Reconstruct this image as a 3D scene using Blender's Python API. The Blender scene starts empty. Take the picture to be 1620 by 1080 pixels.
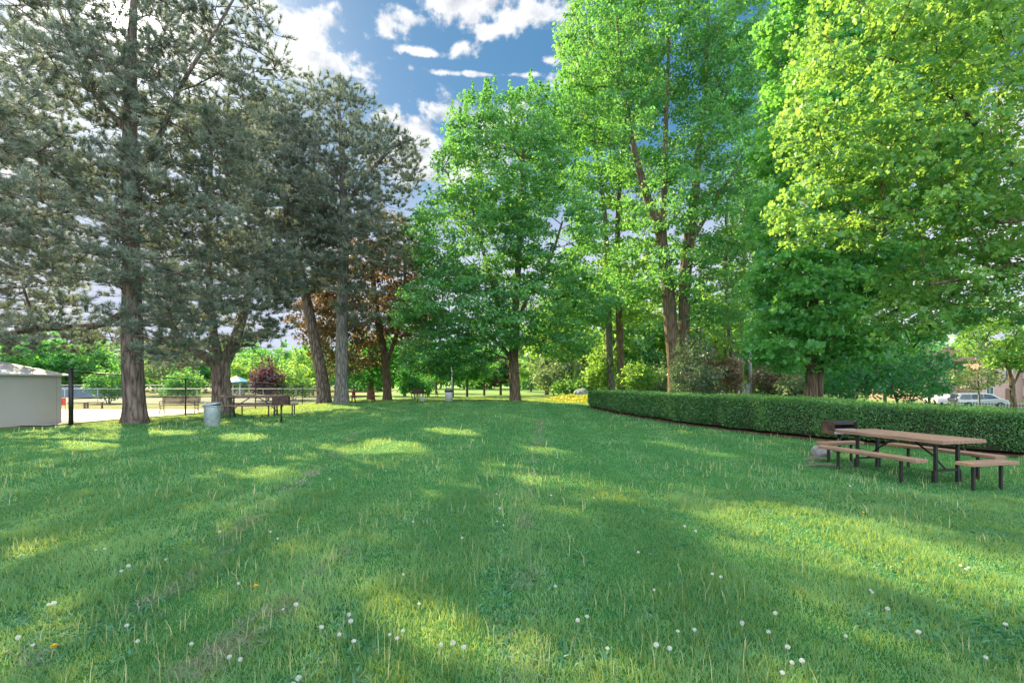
import bpy, math, random
import numpy as np
from mathutils import Vector, Matrix, noise

# ------------------------------------------------------------------ camera, sky, sun
S = bpy.context.scene
COL = S.collection
F, HZ, CH = 760.0, 606.0, 1.55          # focal length in photo pixels, horizon row, eye height
cam = bpy.data.cameras.new("camera")
cam.sensor_width = 36.0
cam.lens = F / 1620 * 36.0
cam.shift_y = (HZ - 540) / 1620
cam.clip_end = 3000
co = bpy.data.objects.new("camera", cam)
COL.objects.link(co)
co.location = (0, 0, CH)
co.rotation_euler = (math.radians(90), 0, 0)
S.camera = co
S.view_settings.view_transform = 'Standard'
S.view_settings.look = 'None'
S.view_settings.gamma = 1
S.view_settings.exposure = 1.72
S.cycles.max_bounces = 7
S.cycles.diffuse_bounces = 4
S.cycles.glossy_bounces = 2
S.cycles.transmission_bounces = 6
S.cycles.transparent_max_bounces = 4
S.cycles.use_denoising = True
S.cycles.denoiser = 'OPENIMAGEDENOISE'
S.cycles.denoising_input_passes = 'RGB_ALBEDO_NORMAL'
S.cycles.denoising_prefilter = 'ACCURATE'
S.cycles.caustics_reflective = False
S.cycles.caustics_refractive = False

def azel(px, py):
    x = (px - 810) / F; z = (HZ - py) / F
    return math.atan(x), math.atan(z / math.sqrt(1 + x * x))
SUN_AZ, SUN_EL = azel(195, 28)
sd = Vector((math.sin(SUN_AZ) * math.cos(SUN_EL), math.cos(SUN_AZ) * math.cos(SUN_EL), math.sin(SUN_EL)))
sl = bpy.data.lights.new("sun", 'SUN')
sl.energy = 5.0
sl.angle = math.radians(0.55)
sl.color = (1.0, 0.84, 0.47)
so = bpy.data.objects.new("sun", sl)
COL.objects.link(so)
so.location = sd * 60
so.rotation_euler = sd.to_track_quat('Z', 'Y').to_euler()

def build_world():
    w = bpy.data.worlds.new("World"); S.world = w; w.use_nodes = True
    nt = w.node_tree; N = nt.nodes; L = nt.links; N.clear()
    def nd(t, **k):
        n = N.new(t)
        for a, b in k.items(): setattr(n, a, b)
        return n
    def mth(op, a, b=None, c=None, clamp=False):
        n = nd('ShaderNodeMath', operation=op, use_clamp=clamp)
        for i, v in enumerate((a, b, c)):
            if v is None: continue
            if isinstance(v, (int, float)): n.inputs[i].default_value = v
            else: L.new(v, n.inputs[i])
        return n.outputs[0]
    def mixc(f, a, b):
        n = nd('ShaderNodeMix', data_type='RGBA')
        for s, v in ((n.inputs[0], f), (n.inputs[6], a), (n.inputs[7], b)):
            if isinstance(v, tuple): s.default_value = v + (1,)
            elif isinstance(v, (int, float)): s.default_value = v
            else: L.new(v, s)
        return n.outputs[2]
    out = nd('ShaderNodeOutputWorld'); bg = nd('ShaderNodeBackground')
    bg.inputs[1].default_value = 0.086
    L.new(bg.outputs[0], out.inputs[0])
    sky = nd('ShaderNodeTexSky', sky_type='NISHITA', sun_disc=False)
    sky.sun_elevation = SUN_EL; sky.sun_rotation = SUN_AZ
    sky.air_density = 1.0; sky.dust_density = 0.4; sky.ozone_density = 1.6
    tc = nd('ShaderNodeTexCoord'); sx = nd('ShaderNodeSeparateXYZ')
    L.new(tc.outputs['Generated'], sx.inputs[0])
    X, Y, Z = sx.outputs
    az = mth('ARCTAN2', X, Y); el = mth('ARCSINE', Z)
    # cloud layer coordinates: direction projected on a high plane
    zz = mth('MAXIMUM', Z, 0.06)
    cx = mth('DIVIDE', X, zz); cy = mth('DIVIDE', Y, zz)
    cv = nd('ShaderNodeCombineXYZ'); L.new(cx, cv.inputs[0]); L.new(cy, cv.inputs[1])
    def ns(vec, scale, detail, rough=0.55, dist=0.0):
        n = nd('ShaderNodeTexNoise'); n.inputs['Scale'].default_value = scale
        n.inputs['Detail'].default_value = detail; n.inputs['Roughness'].default_value = rough
        n.inputs['Distortion'].default_value = dist
        L.new(vec, n.inputs['Vector']); return n.outputs['Fac']
    ae = nd('ShaderNodeCombineXYZ'); L.new(az, ae.inputs[0]); L.new(mth('MULTIPLY', el, 1.35), ae.inputs[1])
    n1 = ns(ae.outputs[0], 11.0, 8, 0.58, 0.25)
    n2 = ns(ae.outputs[0], 36.0, 5, 0.55)
    aw = nd('ShaderNodeVectorMath', operation='ADD'); L.new(ae.outputs[0], aw.inputs[0]); aw.inputs[1].default_value = (-0.012, 0.020, 0)
    n1b = ns(aw.outputs[0], 11.0, 8, 0.58, 0.25)
    puff = mth('MULTIPLY_ADD', mth('SUBTRACT', n1, n1b), 4.5, 0.62, clamp=True)
    big = ns(cv.outputs[0], 0.9, 6, 0.5)
    blobs = [(455, 38, 78, 52), (530, 30, 48, 30), (480, 98, 118, 34), (420, 75, 70, 46), (612, 40, 40, 20), (640, 28, 34, 17),
             (760, 10, 100, 32), (850, 18, 80, 30), (780, 48, 36, 16), (725, 78, 30, 15), (668, 82, 42, 8), (875, 95, 24, 9),
             (660, 205, 70, 30), (745, 190, 90, 30), (700, 260, 110, 50), (395, 190, 60, 26), (650, 108, 8, 6), (760, 118, 90, 5),
             (560, 118, 44, 7), (930, 130, 60, 20), (300, 60, 60, 70), (215, 30, 70, 50), (60, 40, 60, 40)]
    acc = None
    for (px, py, rx, ry) in blobs:
        a, e = azel(px, py); a2, _ = azel(px + rx, py); _, e2 = azel(px, py - ry)
        da = mth('MULTIPLY', mth('SUBTRACT', az, a), 1 / abs(a2 - a)); de = mth('MULTIPLY', mth('SUBTRACT', el, e), 1 / abs(e2 - e))
        v = mth('SUBTRACT', 1.0, mth('SQRT', mth('ADD', mth('MULTIPLY', da, da), mth('MULTIPLY', de, de))))
        v = mth('MAXIMUM', v, -1.0)
        acc = v if acc is None else mth('MAXIMUM', acc, v)
    # clouds elsewhere in the sky (left, right; overhead and behind added as fill)
    away = mth('SMOOTH_MIN', 1.0, mth('MULTIPLY', mth('SUBTRACT', mth('ABSOLUTE', mth('SUBTRACT', az, -0.05)), 0.42), 3.0), 0.2)
    hi = mth('MULTIPLY', mth('SUBTRACT', el, 0.66), 6.0)
    region = mth('MAXIMUM', away, hi)
    gen = mth('SUBTRACT', mth('MULTIPLY', mth('SUBTRACT', big, 0.43), 5.0), mth('MULTIPLY', mth('SUBTRACT', 1.0, mth('MINIMUM', region, 1.0)), 3.0))
    acc = mth('MAXIMUM', acc, gen)
    dens = mth('ADD', acc, mth('ADD', mth('MULTIPLY', mth('SUBTRACT', n1, 0.47), 4.2), mth('MULTIPLY', mth('SUBTRACT', n2, 0.5), 2.2)))
    mask = nd('ShaderNodeMapRange', interpolation_type='SMOOTHSTEP')
    L.new(dens, mask.inputs[0]); mask.inputs[1].default_value = -0.05; mask.inputs[2].default_value = 0.85
    core = nd('ShaderNodeMapRange', interpolation_type='SMOOTHSTEP')
    L.new(dens, core.inputs[0]); core.inputs[1].default_value = 0.5; core.inputs[2].default_value = 2.6
    # sun direction terms
    dt = nd('ShaderNodeVectorMath', operation='DOT_PRODUCT'); L.new(tc.outputs['Generated'], dt.inputs[0]); dt.inputs[1].default_value = sd
    dot = mth('MAXIMUM', dt.outputs['Value'], 0.0)
    back = mth('MULTIPLY', mth('SUBTRACT', 0.35, mth('DIVIDE', Y, 1.0)), 1.4, clamp=True)    # unseen clouds overhead and behind, made extra bright as fill light
    ccol = mixc(core.outputs[0], (3.5, 3.6, 3.75), (2.1, 2.25, 2.5))
    ccol = mixc(puff, mixc(0.55, ccol, (1.55, 1.7, 2.0)), mixc(0.5, ccol, (4.3, 4.35, 4.4)))
    ccol = mixc(back, ccol, (BACK_FILL * 0.94, BACK_FILL * 1.03, BACK_FILL * 1.16))
    skc = mixc(0.45, sky.outputs[0], SKYTINT)
    hs = nd('ShaderNodeHueSaturation'); hs.inputs['Saturation'].default_value = 1.25; hs.inputs['Value'].default_value = SKYV
    L.new(skc, hs.inputs['Color'])
    low = nd('ShaderNodeMapRange', interpolation_type='SMOOTHSTEP')
    L.new(el, low.inputs[0]); low.inputs[1].default_value = 0.46; low.inputs[2].default_value = 0.20
    skc = mixc(low.outputs[0], hs.outputs[0], (2.6, 2.85, 3.5))
    col = mixc(mask.outputs[0], skc, ccol)
    glow = mth('ADD', mth('MULTIPLY', mth('POWER', dot, 60.0), 2.5), mth('ADD', mth('MULTIPLY', mth('POWER', dot, 900.0), 5.0), mth('MULTIPLY', mth('POWER', dot, 9000.0), 30.0)))
    gc = nd('ShaderNodeCombineXYZ'); L.new(glow, gc.inputs[0]); L.new(mth('MULTIPLY', glow, 0.97), gc.inputs[1]); L.new(mth('MULTIPLY', glow, 0.9), gc.inputs[2])
    ad = nd('ShaderNodeVectorMath', operation='ADD'); L.new(col, ad.inputs[0]); L.new(gc.outputs[0], ad.inputs[1])
    L.new(ad.outputs[0], bg.inputs[0])
SKYTINT = (1.6, 3.2, 4.6)
BACK_FILL, SKYV = 14.5, 0.45
build_world()

# ------------------------------------------------------------------ helpers
LF, GR = 1.0, 1.0            # leaf and grass amounts
rng = np.random.default_rng(11)
random.seed(5)
def ss(a, b, x):
    t = np.clip((np.asarray(x, float) - a) / (b - a), 0, 1); return t * t * (3 - 2 * t)
def fence_x(y): return -12.6 - 0.159 * y
HEDGE = [(4.3, 26.6), (5.2, 21.5), (6.25, 17.6), (7.2, 15.4), (8.45, 13.2), (10.9, 10.5), (13.2, 8.6), (16.0, 6.6)]   # front foot line of the hedge
def hedge_x(y):
    ys = [p[1] for p in HEDGE][::-1]; xs = [p[0] for p in HEDGE][::-1]
    return np.interp(y, ys, xs)
def gz(x, y):
    """ground height"""
    x = np.asarray(x, float); y = np.asarray(y, float)
    z = 0.36 * np.exp(-((x + 1.0) / 12.5) ** 2 - ((y - 33.0) / 10.5) ** 2)
    z = z - 0.25 * ss(42, 55, y) * (1 - ss(70, 120, y))
    lf = ss(5.5, 0.0, x - fence_x(y))
    zl = 0.1 - 0.0195 * (np.clip(y, 14, 46) - 16.6)
    z = z * (1 - lf) + zl * lf
    rt = ss(2.5, 40, x - hedge_x(np.clip(y, 5, 30)) - 0.0 * y) * ss(4, 18, y)
    z = z - 1.12 * rt * (1 - ss(85, 160, y))
    z = z - 0.12 * np.exp(-((x - 8) / 4.0) ** 2 - ((y - 8.5) / 4.0) ** 2)
    z = z + 0.018 * np.sin(x * 0.9 + 1.3 * np.sin(y * 0.31)) * np.sin(y * 0.55 + 0.7) * ss(60, 30, y)
    return z
def g(x, y): return float(gz(x, y))
def W(px, D, z=None):
    """a place on the ground (or at height z) seen in column px at distance D"""
    x = (px - 810) / F * D
    return (x, D, g(x, D) if z is None else z)
def P(px, py, D): return Vector(((px - 810) / F * D, D, CH + (HZ - py) / F * D))

def link(name, me, mat=None, parent=None):
    me.name = name
    o = bpy.data.objects.new(name, me); COL.objects.link(o)
    if mat is not None and len(me.materials) == 0: me.materials.append(mat)
    if parent is not None: o.parent = parent
    return o
def tag(o, label=None, cat=None, group=None, kind=None):
    if label: o['label'] = label
    if cat: o['category'] = cat
    if group: o['group'] = group
    if kind: o['kind'] = kind
    return o
def thing(name, label, cat, loc=(0, 0, 0), rz=0.0, group=None):
    o = bpy.data.objects.new(name, None); COL.objects.link(o); o.empty_display_size = 0.2
    o.location = loc; o.rotation_euler = (0, 0, rz)
    return tag(o, label, cat, group)
def copy_tree(o, parent=None):
    c = o.copy(); COL.objects.link(c)
    if parent is not None: c.parent = parent
    for ch in [k for k in bpy.data.objects if k.parent == o]: copy_tree(ch, c)
    return c
class MB:
    def __init__(s): s.v = []; s.f = []; s.sm = []
    def add(s, vs, fs, smooth=False):
        n = len(s.v); s.v += [tuple(v) for v in vs]; s.f += [tuple(i + n for i in f) for f in fs]; s.sm += [smooth] * len(fs); return s
    def box(s, c, d, rz=0.0, m=None):
        x, y, z = d[0] / 2, d[1] / 2, d[2] / 2
        R = m if m is not None else Matrix.Rotation(rz, 3, 'Z')
        vs = [Vector(c) + R @ Vector((a * x, b * y, e * z)) for a in (-1, 1) for b in (-1, 1) for e in (-1, 1)]
        return s.add(vs, [(0, 1, 3, 2), (4, 6, 7, 5), (0, 4, 5, 1), (2, 3, 7, 6), (0, 2, 6, 4), (1, 5, 7, 3)])
    def tube(s, pts, rad, n=8, cap=True, sm=True):
        pts = [Vector(p) for p in pts]
        if isinstance(rad, (int, float)): rad = [rad] * len(pts)
        ref = None; vs = []
        for i, p in enumerate(pts):
            d = (pts[min(i + 1, len(pts) - 1)] - pts[max(i - 1, 0)]).normalized()
            if ref is None: ref = Vector((0, 0, 1)) if abs(d.z) < 0.9 else Vector((1, 0, 0))
            a = d.cross(ref).normalized(); b = a.cross(d).normalized(); ref = b
            for k in range(n):
                t = 2 * math.pi * k / n; vs.append(p + (a * math.cos(t) + b * math.sin(t)) * rad[i])
        fs = [(i * n + k, i * n + (k + 1) % n, (i + 1) * n + (k + 1) % n, (i + 1) * n + k) for i in range(len(pts) - 1) for k in range(n)]
        s.add(vs, fs, sm)
        if cap:
            m = len(s.v) - len(vs)
            s.f.append(tuple(m + k for k in range(n))[::-1]); s.f.append(tuple(m + (len(pts) - 1) * n + k for k in range(n))); s.sm += [False, False]
        return s
    def lathe(s, prof, n=24, c=(0, 0, 0), ribs=0, ra=0.0, squash=1.0):
        vs = []
        for (r, z) in prof:
            for k in range(n):
                t = 2 * math.pi * k / n; rr = r * (1 + ra * math.cos(t * ribs)) if ribs else r
                vs.append((c[0] + rr * math.cos(t), c[1] + rr * math.sin(t) * squash, c[2] + z))
        fs = [(i * n + k, i * n + (k + 1) % n, (i + 1) * n + (k + 1) % n, (i + 1) * n + k) for i in range(len(prof) - 1) for k in range(n)]
        return s.add(vs, fs, True)
    def prism(s, poly, z0, z1):
        n = len(poly); vs = [(x, y, z0) for x, y in poly] + [(x, y, z1) for x, y in poly]
        return s.add(vs, [tuple(range(n))[::-1], tuple(range(n, 2 * n))] + [(i, (i + 1) % n, n + (i + 1) % n, n + i) for i in range(n)])
    def build(s, name, mat, parent=None, bevel=0.0):
        me = bpy.data.meshes.new(name); me.from_pydata(s.v, [], s.f)
        me.polygons.foreach_set('use_smooth', s.sm)
        o = link(name, me, mat, parent)
        if bevel:
            b = o.modifiers.new('bevel', 'BEVEL'); b.width = bevel; b.segments = 2; b.limit_method = 'ANGLE'; b.harden_normals = False
        return o
def np_mesh(name, V, faces_k, mat, parent=None, tint=None, smooth=False, loops=None):
    """V (n,3); every face has k consecutive loops given by loops (or 0..n-1)"""
    me = bpy.data.meshes.new(name); n = len(V)
    lo = np.arange(n, dtype=np.int32) if loops is None else np.asarray(loops, np.int32)
    nf = len(lo) // faces_k
    me.vertices.add(n); me.vertices.foreach_set('co', np.asarray(V, np.float32).ravel())
    me.loops.add(len(lo)); me.loops.foreach_set('vertex_index', lo)
    me.polygons.add(nf)
    me.polygons.foreach_set('loop_start', np.arange(nf, dtype=np.int32) * faces_k)
    me.polygons.foreach_set('loop_total', np.full(nf, faces_k, np.int32))
    if smooth: me.polygons.foreach_set('use_smooth', np.ones(nf, bool))
    if tint is not None:
        at = me.attributes.new('tint', 'FLOAT', 'FACE'); at.data.foreach_set('value', np.asarray(tint, np.float32))
    me.update(calc_edges=True)
    return link(name, me, mat, parent)
def unit(v): return v / np.maximum(np.linalg.norm(v, axis=-1, keepdims=True), 1e-9)
def rvec(n): return unit(rng.normal(size=(n, 3)))

# ------------------------------------------------------------------ materials
MATS = {}
def mat(name, col, rough=0.7, metal=0.0, var=0.12, scale=6.0, bump=0.0, col2=None, stretch=(1, 1, 1), spec=0.3, detail=5, bscale=None):
    if name in MATS: return MATS[name]
    m = bpy.data.materials.new(name); m.use_nodes = True; nt = m.node_tree; b = nt.nodes['Principled BSDF']; L = nt.links
    b.inputs['Roughness'].default_value = rough; b.inputs['Metallic'].default_value = metal; b.inputs['Specular IOR Level'].default_value = spec
    tc = nt.nodes.new('ShaderNodeTexCoord'); mp = nt.nodes.new('ShaderNodeMapping'); mp.inputs['Scale'].default_value = stretch
    L.new(tc.outputs['Object'], mp.inputs[0])
    nz = nt.nodes.new('ShaderNodeTexNoise'); nz.inputs['Scale'].default_value = scale; nz.inputs['Detail'].default_value = detail
    nz.inputs['Roughness'].default_value = 0.6; L.new(mp.outputs[0], nz.inputs['Vector'])
    cr = nt.nodes.new('ShaderNodeValToRGB'); c2 = col2 or tuple(min(1, c * (1 + var)) for c in col)
    c1 = col if col2 else tuple(c * (1 - var) for c in col)
    cr.color_ramp.elements[0].position = 0.32; cr.color_ramp.elements[1].position = 0.68
    cr.color_ramp.elements[0].color = (*c1, 1); cr.color_ramp.elements[1].color = (*c2, 1)
    L.new(nz.outputs['Fac'], cr.inputs[0]); L.new(cr.outputs[0], b.inputs['Base Color'])
    if bump:
        bp = nt.nodes.new('ShaderNodeBump'); bp.inputs['Strength'].default_value = 1.0; bp.inputs['Distance'].default_value = bump
        if bscale:
            n2 = nt.nodes.new('ShaderNodeTexNoise'); n2.inputs['Scale'].default_value = bscale; n2.inputs['Detail'].default_value = 6
            L.new(mp.outputs[0], n2.inputs['Vector']); L.new(n2.outputs['Fac'], bp.inputs['Height'])
        else: L.new(nz.outputs['Fac'], bp.inputs['Height'])
        L.new(bp.outputs[0], b.inputs['Normal'])
    MATS[name] = m; return m
def leaf_mat(name, dark, light, trans, tfac=0.5, rough=0.5, gloss=0.06, patch=None):
    """thin leaf: diffuse and translucent, every leaf with its own tint"""
    m = bpy.data.materials.new(name); m.use_nodes = True; nt = m.node_tree; N = nt.nodes; L = nt.links; N.clear()
    out = N.new('ShaderNodeOutputMaterial'); at = N.new('ShaderNodeAttribute'); at.attribute_name = 'tint'
    cr = N.new('ShaderNodeValToRGB'); cr.color_ramp.elements[0].color = (*dark, 1); cr.color_ramp.elements[1].color = (*light, 1)
    L.new(at.outputs['Fac'], cr.inputs[0])
    c2 = N.new('ShaderNodeMix'); c2.data_type = 'RGBA'; c2.blend_type = 'MULTIPLY'; c2.inputs[0].default_value = 1
    col = cr.outputs[0]
    if patch:
        el = cr.color_ramp.elements.new(0.62); el.color = (*light, 1)
        cr.color_ramp.elements[2].color = (*patch, 1)
    tr = N.new('ShaderNodeMix'); tr.data_type = 'RGBA'; tr.inputs[0].default_value = 0.75
    L.new(col, tr.inputs[6]); tr.inputs[7].default_value = (*trans, 1)
    d = N.new('ShaderNodeBsdfDiffuse'); t = N.new('ShaderNodeBsdfTranslucent'); gl = N.new('ShaderNodeBsdfGlossy')
    gl.inputs['Roughness'].default_value = rough; gl.inputs['Color'].default_value = (0.9, 0.95, 1, 1)
    L.new(col, d.inputs[0]); L.new(tr.outputs[2], t.inputs[0])
    m1 = N.new('ShaderNodeMixShader'); m1.inputs[0].default_value = tfac; L.new(d.outputs[0], m1.inputs[1]); L.new(t.outputs[0], m1.inputs[2])
    m2 = N.new('ShaderNodeMixShader'); m2.inputs[0].default_value = gloss; L.new(m1.outputs[0], m2.inputs[1]); L.new(gl.outputs[0], m2.inputs[2])
    L.new(m2.outputs[0], out.inputs[0]); return m
def bark_mat(name, c1, c2, sc=(9, 9, 1.6), bump=0.03):
    m = bpy.data.materials.new(name); m.use_nodes = True; nt = m.node_tree; b = nt.nodes['Principled BSDF']; L = nt.links; N = nt.nodes
    b.inputs['Roughness'].default_value = 0.9; b.inputs['Specular IOR Level'].default_value = 0.15
    tc = N.new('ShaderNodeTexCoord'); mp = N.new('ShaderNodeMapping'); mp.inputs['Scale'].default_value = sc; L.new(tc.outputs['Object'], mp.inputs[0])
    vo = N.new('ShaderNodeTexVoronoi'); vo.feature = 'DISTANCE_TO_EDGE'; vo.inputs['Scale'].default_value = 1.0
    nz = N.new('ShaderNodeTexNoise'); nz.inputs['Scale'].default_value = 1.6; nz.inputs['Detail'].default_value = 8; L.new(mp.outputs[0], nz.inputs['Vector'])
    mx = N.new('ShaderNodeMix'); mx.data_type = 'RGBA'; mx.inputs[0].default_value = 0.35; L.new(mp.outputs[0], mx.inputs[6]); L.new(nz.outputs['Color'], mx.inputs[7])
    L.new(mx.outputs[2], vo.inputs['Vector'])
    ml = N.new('ShaderNodeMath'); ml.operation = 'MULTIPLY_ADD'; ml.inputs[1].default_value = 1.4; L.new(vo.outputs['Distance'], ml.inputs[0])
    L.new(nz.outputs['Fac'], ml.inputs[2])
    cr = N.new('ShaderNodeValToRGB'); cr.color_ramp.elements[0].position = 0.38; cr.color_ramp.elements[1].position = 0.95
    cr.color_ramp.elements[0].color = (*c1, 1); cr.color_ramp.elements[1].color = (*c2, 1); L.new(ml.outputs[0], cr.inputs[0])
    L.new(cr.outputs[0], b.inputs['Base Color'])
    bp = N.new('ShaderNodeBump'); bp.inputs['Distance'].default_value = bump; L.new(ml.outputs[0], bp.inputs['Height']); L.new(bp.outputs[0], b.inputs['Normal'])
    return m

M_MAPLE = leaf_mat('maple leaf', (0.010, 0.13, 0.050), (0.13, 0.37, 0.10), (0.27, 0.60, 0.09), 0.5, gloss=0.04)
M_MAPLE_DARK = leaf_mat('deep green leaf', (0.008, 0.10, 0.045), (0.045, 0.24, 0.06), (0.14, 0.50, 0.05), 0.45, gloss=0.04)
M_LIME = leaf_mat('lime green leaf', (0.022, 0.19, 0.05), (0.24, 0.45, 0.11), (0.46, 0.70, 0.10), 0.5, gloss=0.04)
M_PALE = leaf_mat('pale green leaf', (0.06, 0.13, 0.06), (0.18, 0.28, 0.12), (0.30, 0.42, 0.12), 0.45)
M_COPPER = leaf_mat('copper leaf', (0.035, 0.05, 0.022), (0.15, 0.115, 0.05), (0.36, 0.20, 0.07), 0.35, patch=(0.06, 0.15, 0.03))
M_PURPLE = leaf_mat('purple leaf', (0.05, 0.025, 0.04), (0.13, 0.05, 0.07), (0.22, 0.05, 0.06), 0.35)
M_PINE = leaf_mat('pine needle', (0.05, 0.10, 0.072), (0.33, 0.36, 0.28), (0.32, 0.38, 0.24), 0.35, gloss=0.05)
M_BRIGHT = leaf_mat('bright green leaf', (0.012, 0.17, 0.05), (0.16, 0.46, 0.11), (0.32, 0.70, 0.10), 0.5, gloss=0.04)
M_YEW = leaf_mat('hedge leaf', (0.010, 0.09, 0.026), (0.18, 0.42, 0.08), (0.30, 0.56, 0.07), 0.35, gloss=0.05)
M_SHRUB = leaf_mat('grey green shrub leaf', (0.03, 0.07, 0.035), (0.10, 0.17, 0.08), (0.16, 0.26, 0.08), 0.35)
M_SUNLIT = leaf_mat('sunlit yellow leaf', (0.26, 0.34, 0.03), (0.58, 0.56, 0.05), (0.70, 0.68, 0.05), 0.4)  # yellow of sunlit grass put into the leaf colour
M_RUST = leaf_mat('rusty pink leaf', (0.05, 0.08, 0.035), (0.34, 0.20, 0.12), (0.45, 0.3, 0.12), 0.4)
M_GRASS = leaf_mat('grass blade', (0.010, 0.165, 0.066), (0.17, 0.40, 0.17), (0.62, 0.68, 0.10), 0.45, gloss=0.03)
M_STRAW = leaf_mat('dry stalk', (0.22, 0.34, 0.10), (0.62, 0.56, 0.30), (0.5, 0.55, 0.25), 0.35, gloss=0.03)
M_CLIP = leaf_mat('dry clippings', (0.13, 0.15, 0.09), (0.38, 0.37, 0.25), (0.2, 0.2, 0.12), 0.2)
M_PINEBARK = bark_mat('pine bark', (0.05, 0.035, 0.03), (0.26, 0.20, 0.17), (9, 9, 1.7), 0.045)
M_GREYBARK = bark_mat('grey bark', (0.07, 0.065, 0.06), (0.27, 0.25, 0.23), (12, 12, 2.2), 0.03)
M_MAPLEBARK = bark_mat('maple bark', (0.065, 0.045, 0.032), (0.22, 0.16, 0.11), (12, 12, 1.4), 0.025)
# ------------------------------------------------------------------ the ground
def vn(x, y, seed=0):
    """smooth value noise in the plane, 0..1"""
    x = np.asarray(x, float); y = np.asarray(y, float)
    xi = np.floor(x).astype(np.int64); yi = np.floor(y).astype(np.int64); fx = x - xi; fy = y - yi
    def h(a, b):
        n = (a * 374761393 + b * 668265263 + seed * 1442695041) & 0x7fffffff
        n = ((n ^ (n >> 13)) * 1274126177) & 0x7fffffff
        return ((n ^ (n >> 16)) & 0xffff) / 65535.0
    fx = fx * fx * (3 - 2 * fx); fy = fy * fy * (3 - 2 * fy)
    return (h(xi, yi) * (1 - fx) + h(xi + 1, yi) * fx) * (1 - fy) + (h(xi, yi + 1) * (1 - fx) + h(xi + 1, yi + 1) * fx) * fy
def fbm(x, y, seed=0): return (vn(x, y, seed) * 4 + vn(x * 2.1, y * 2.1, seed + 1) * 2 + vn(x * 4.3, y * 4.3, seed + 2)) / 7
def axis(a, step, far, k=1.16):
    v = [0.0]; d = step
    while v[-1] < far:
        if v[-1] > a: d *= k
        v.append(v[-1] + d)
    return v
def lawn_material():
    m = bpy.data.materials.new('lawn turf'); m.use_nodes = True; nt = m.node_tree; N = nt.nodes; L = nt.links; b = N['Principled BSDF']
    b.inputs['Roughness'].default_value = 0.95; b.inputs['Specular IOR Level'].default_value = 0.1
    ge = N.new('ShaderNodeNewGeometry')
    def noise(scale, det, st=(1, 1, 1)):
        mp = N.new('ShaderNodeMapping'); mp.inputs['Scale'].default_value = st; L.new(ge.outputs['Position'], mp.inputs[0])
        n = N.new('ShaderNodeTexNoise'); n.inputs['Scale'].default_value = scale; n.inputs['Detail'].default_value = det; n.inputs['Roughness'].default_value = 0.65
        L.new(mp.outputs[0], n.inputs['Vector']); return n.outputs['Fac']
    def ramp(f, a, b_, p0=0.3, p1=0.7):
        c = N.new('ShaderNodeValToRGB'); c.color_ramp.elements[0].position = p0; c.color_ramp.elements[1].position = p1
        c.color_ramp.elements[0].color = (*a, 1); c.color_ramp.elements[1].color = (*b_, 1); L.new(f, c.inputs[0]); return c.outputs[0]
    def mx(f, a, b_):
        n = N.new('ShaderNodeMix'); n.data_type = 'RGBA'
        if isinstance(f, float): n.inputs[0].default_value = f
        else: L.new(f, n.inputs[0])
        L.new(a, n.inputs[6]); L.new(b_, n.inputs[7]); return n.outputs[2]
    fine = ramp(noise(45, 8), (0.008, 0.07, 0.018), (0.05, 0.22, 0.05))
    coarse = ramp(noise(0.55, 6), (0.015, 0.12, 0.035), (0.08, 0.25, 0.06))
    streak = ramp(noise(1.4, 4, (1, 0.06, 1)), (0.02, 0.13, 0.035), (0.11, 0.24, 0.07))
    c = mx(0.45, fine, coarse); c = mx(0.3, c, streak)
    # beyond the fence the grass is thin and straw coloured
    sx = N.new('ShaderNodeSeparateXYZ'); L.new(ge.outputs['Position'], sx.inputs[0])
    ma = N.new('ShaderNodeMath'); ma.operation = 'MULTIPLY_ADD'; ma.inputs[1].default_value = 0.159; ma.inputs[2].default_value = 13.2; L.new(sx.outputs[1], ma.inputs[0])
    ad = N.new('ShaderNodeMath'); ad.operation = 'ADD'; L.new(ma.outputs[0], ad.inputs[0]); L.new(sx.outputs[0], ad.inputs[1])
    mr = N.new('ShaderNodeMapRange'); mr.inputs[1].default_value = 0.6; mr.inputs[2].default_value = -0.6; L.new(ad.outputs[0], mr.inputs[0])
    dry = ramp(noise(0.4, 5), (0.11, 0.15, 0.05), (0.26, 0.24, 0.11))
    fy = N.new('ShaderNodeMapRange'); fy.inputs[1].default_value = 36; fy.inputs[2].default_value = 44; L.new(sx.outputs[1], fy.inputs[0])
    sunlit_far = ramp(noise(0.25, 5), (0.09, 0.20, 0.06), (0.22, 0.30, 0.09))  # far lawn yellowed: sunlight put into the turf colour
    c = mx(fy.outputs[0], c, sunlit_far); c = mx(mr.outputs[0], c, dry)
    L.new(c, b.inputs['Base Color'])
    bp = N.new('ShaderNodeBump'); bp.inputs['Distance'].default_value = 0.03; L.new(noise(60, 5), bp.inputs['Height']); L.new(bp.outputs[0], b.inputs['Normal'])
    return m
def make_ground():
    xp = axis(24, 0.4, 900); xs = [-v for v in xp[:0:-1]] + xp
    yp = axis(50, 0.4, 1500); ys = [-v for v in axis(6, 0.8, 60)[:0:-1]] + yp
    X, Y = np.meshgrid(xs, ys); V = np.stack([X, Y, gz(X, Y)], -1).reshape(-1, 3)
    nx, ny = len(xs), len(ys)
    i, j = np.meshgrid(np.arange(nx - 1), np.arange(ny - 1)); a = (j * nx + i).ravel()
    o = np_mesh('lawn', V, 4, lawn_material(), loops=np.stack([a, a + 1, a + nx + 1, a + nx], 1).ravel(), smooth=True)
    tag(o, kind='structure')
make_ground()
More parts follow.
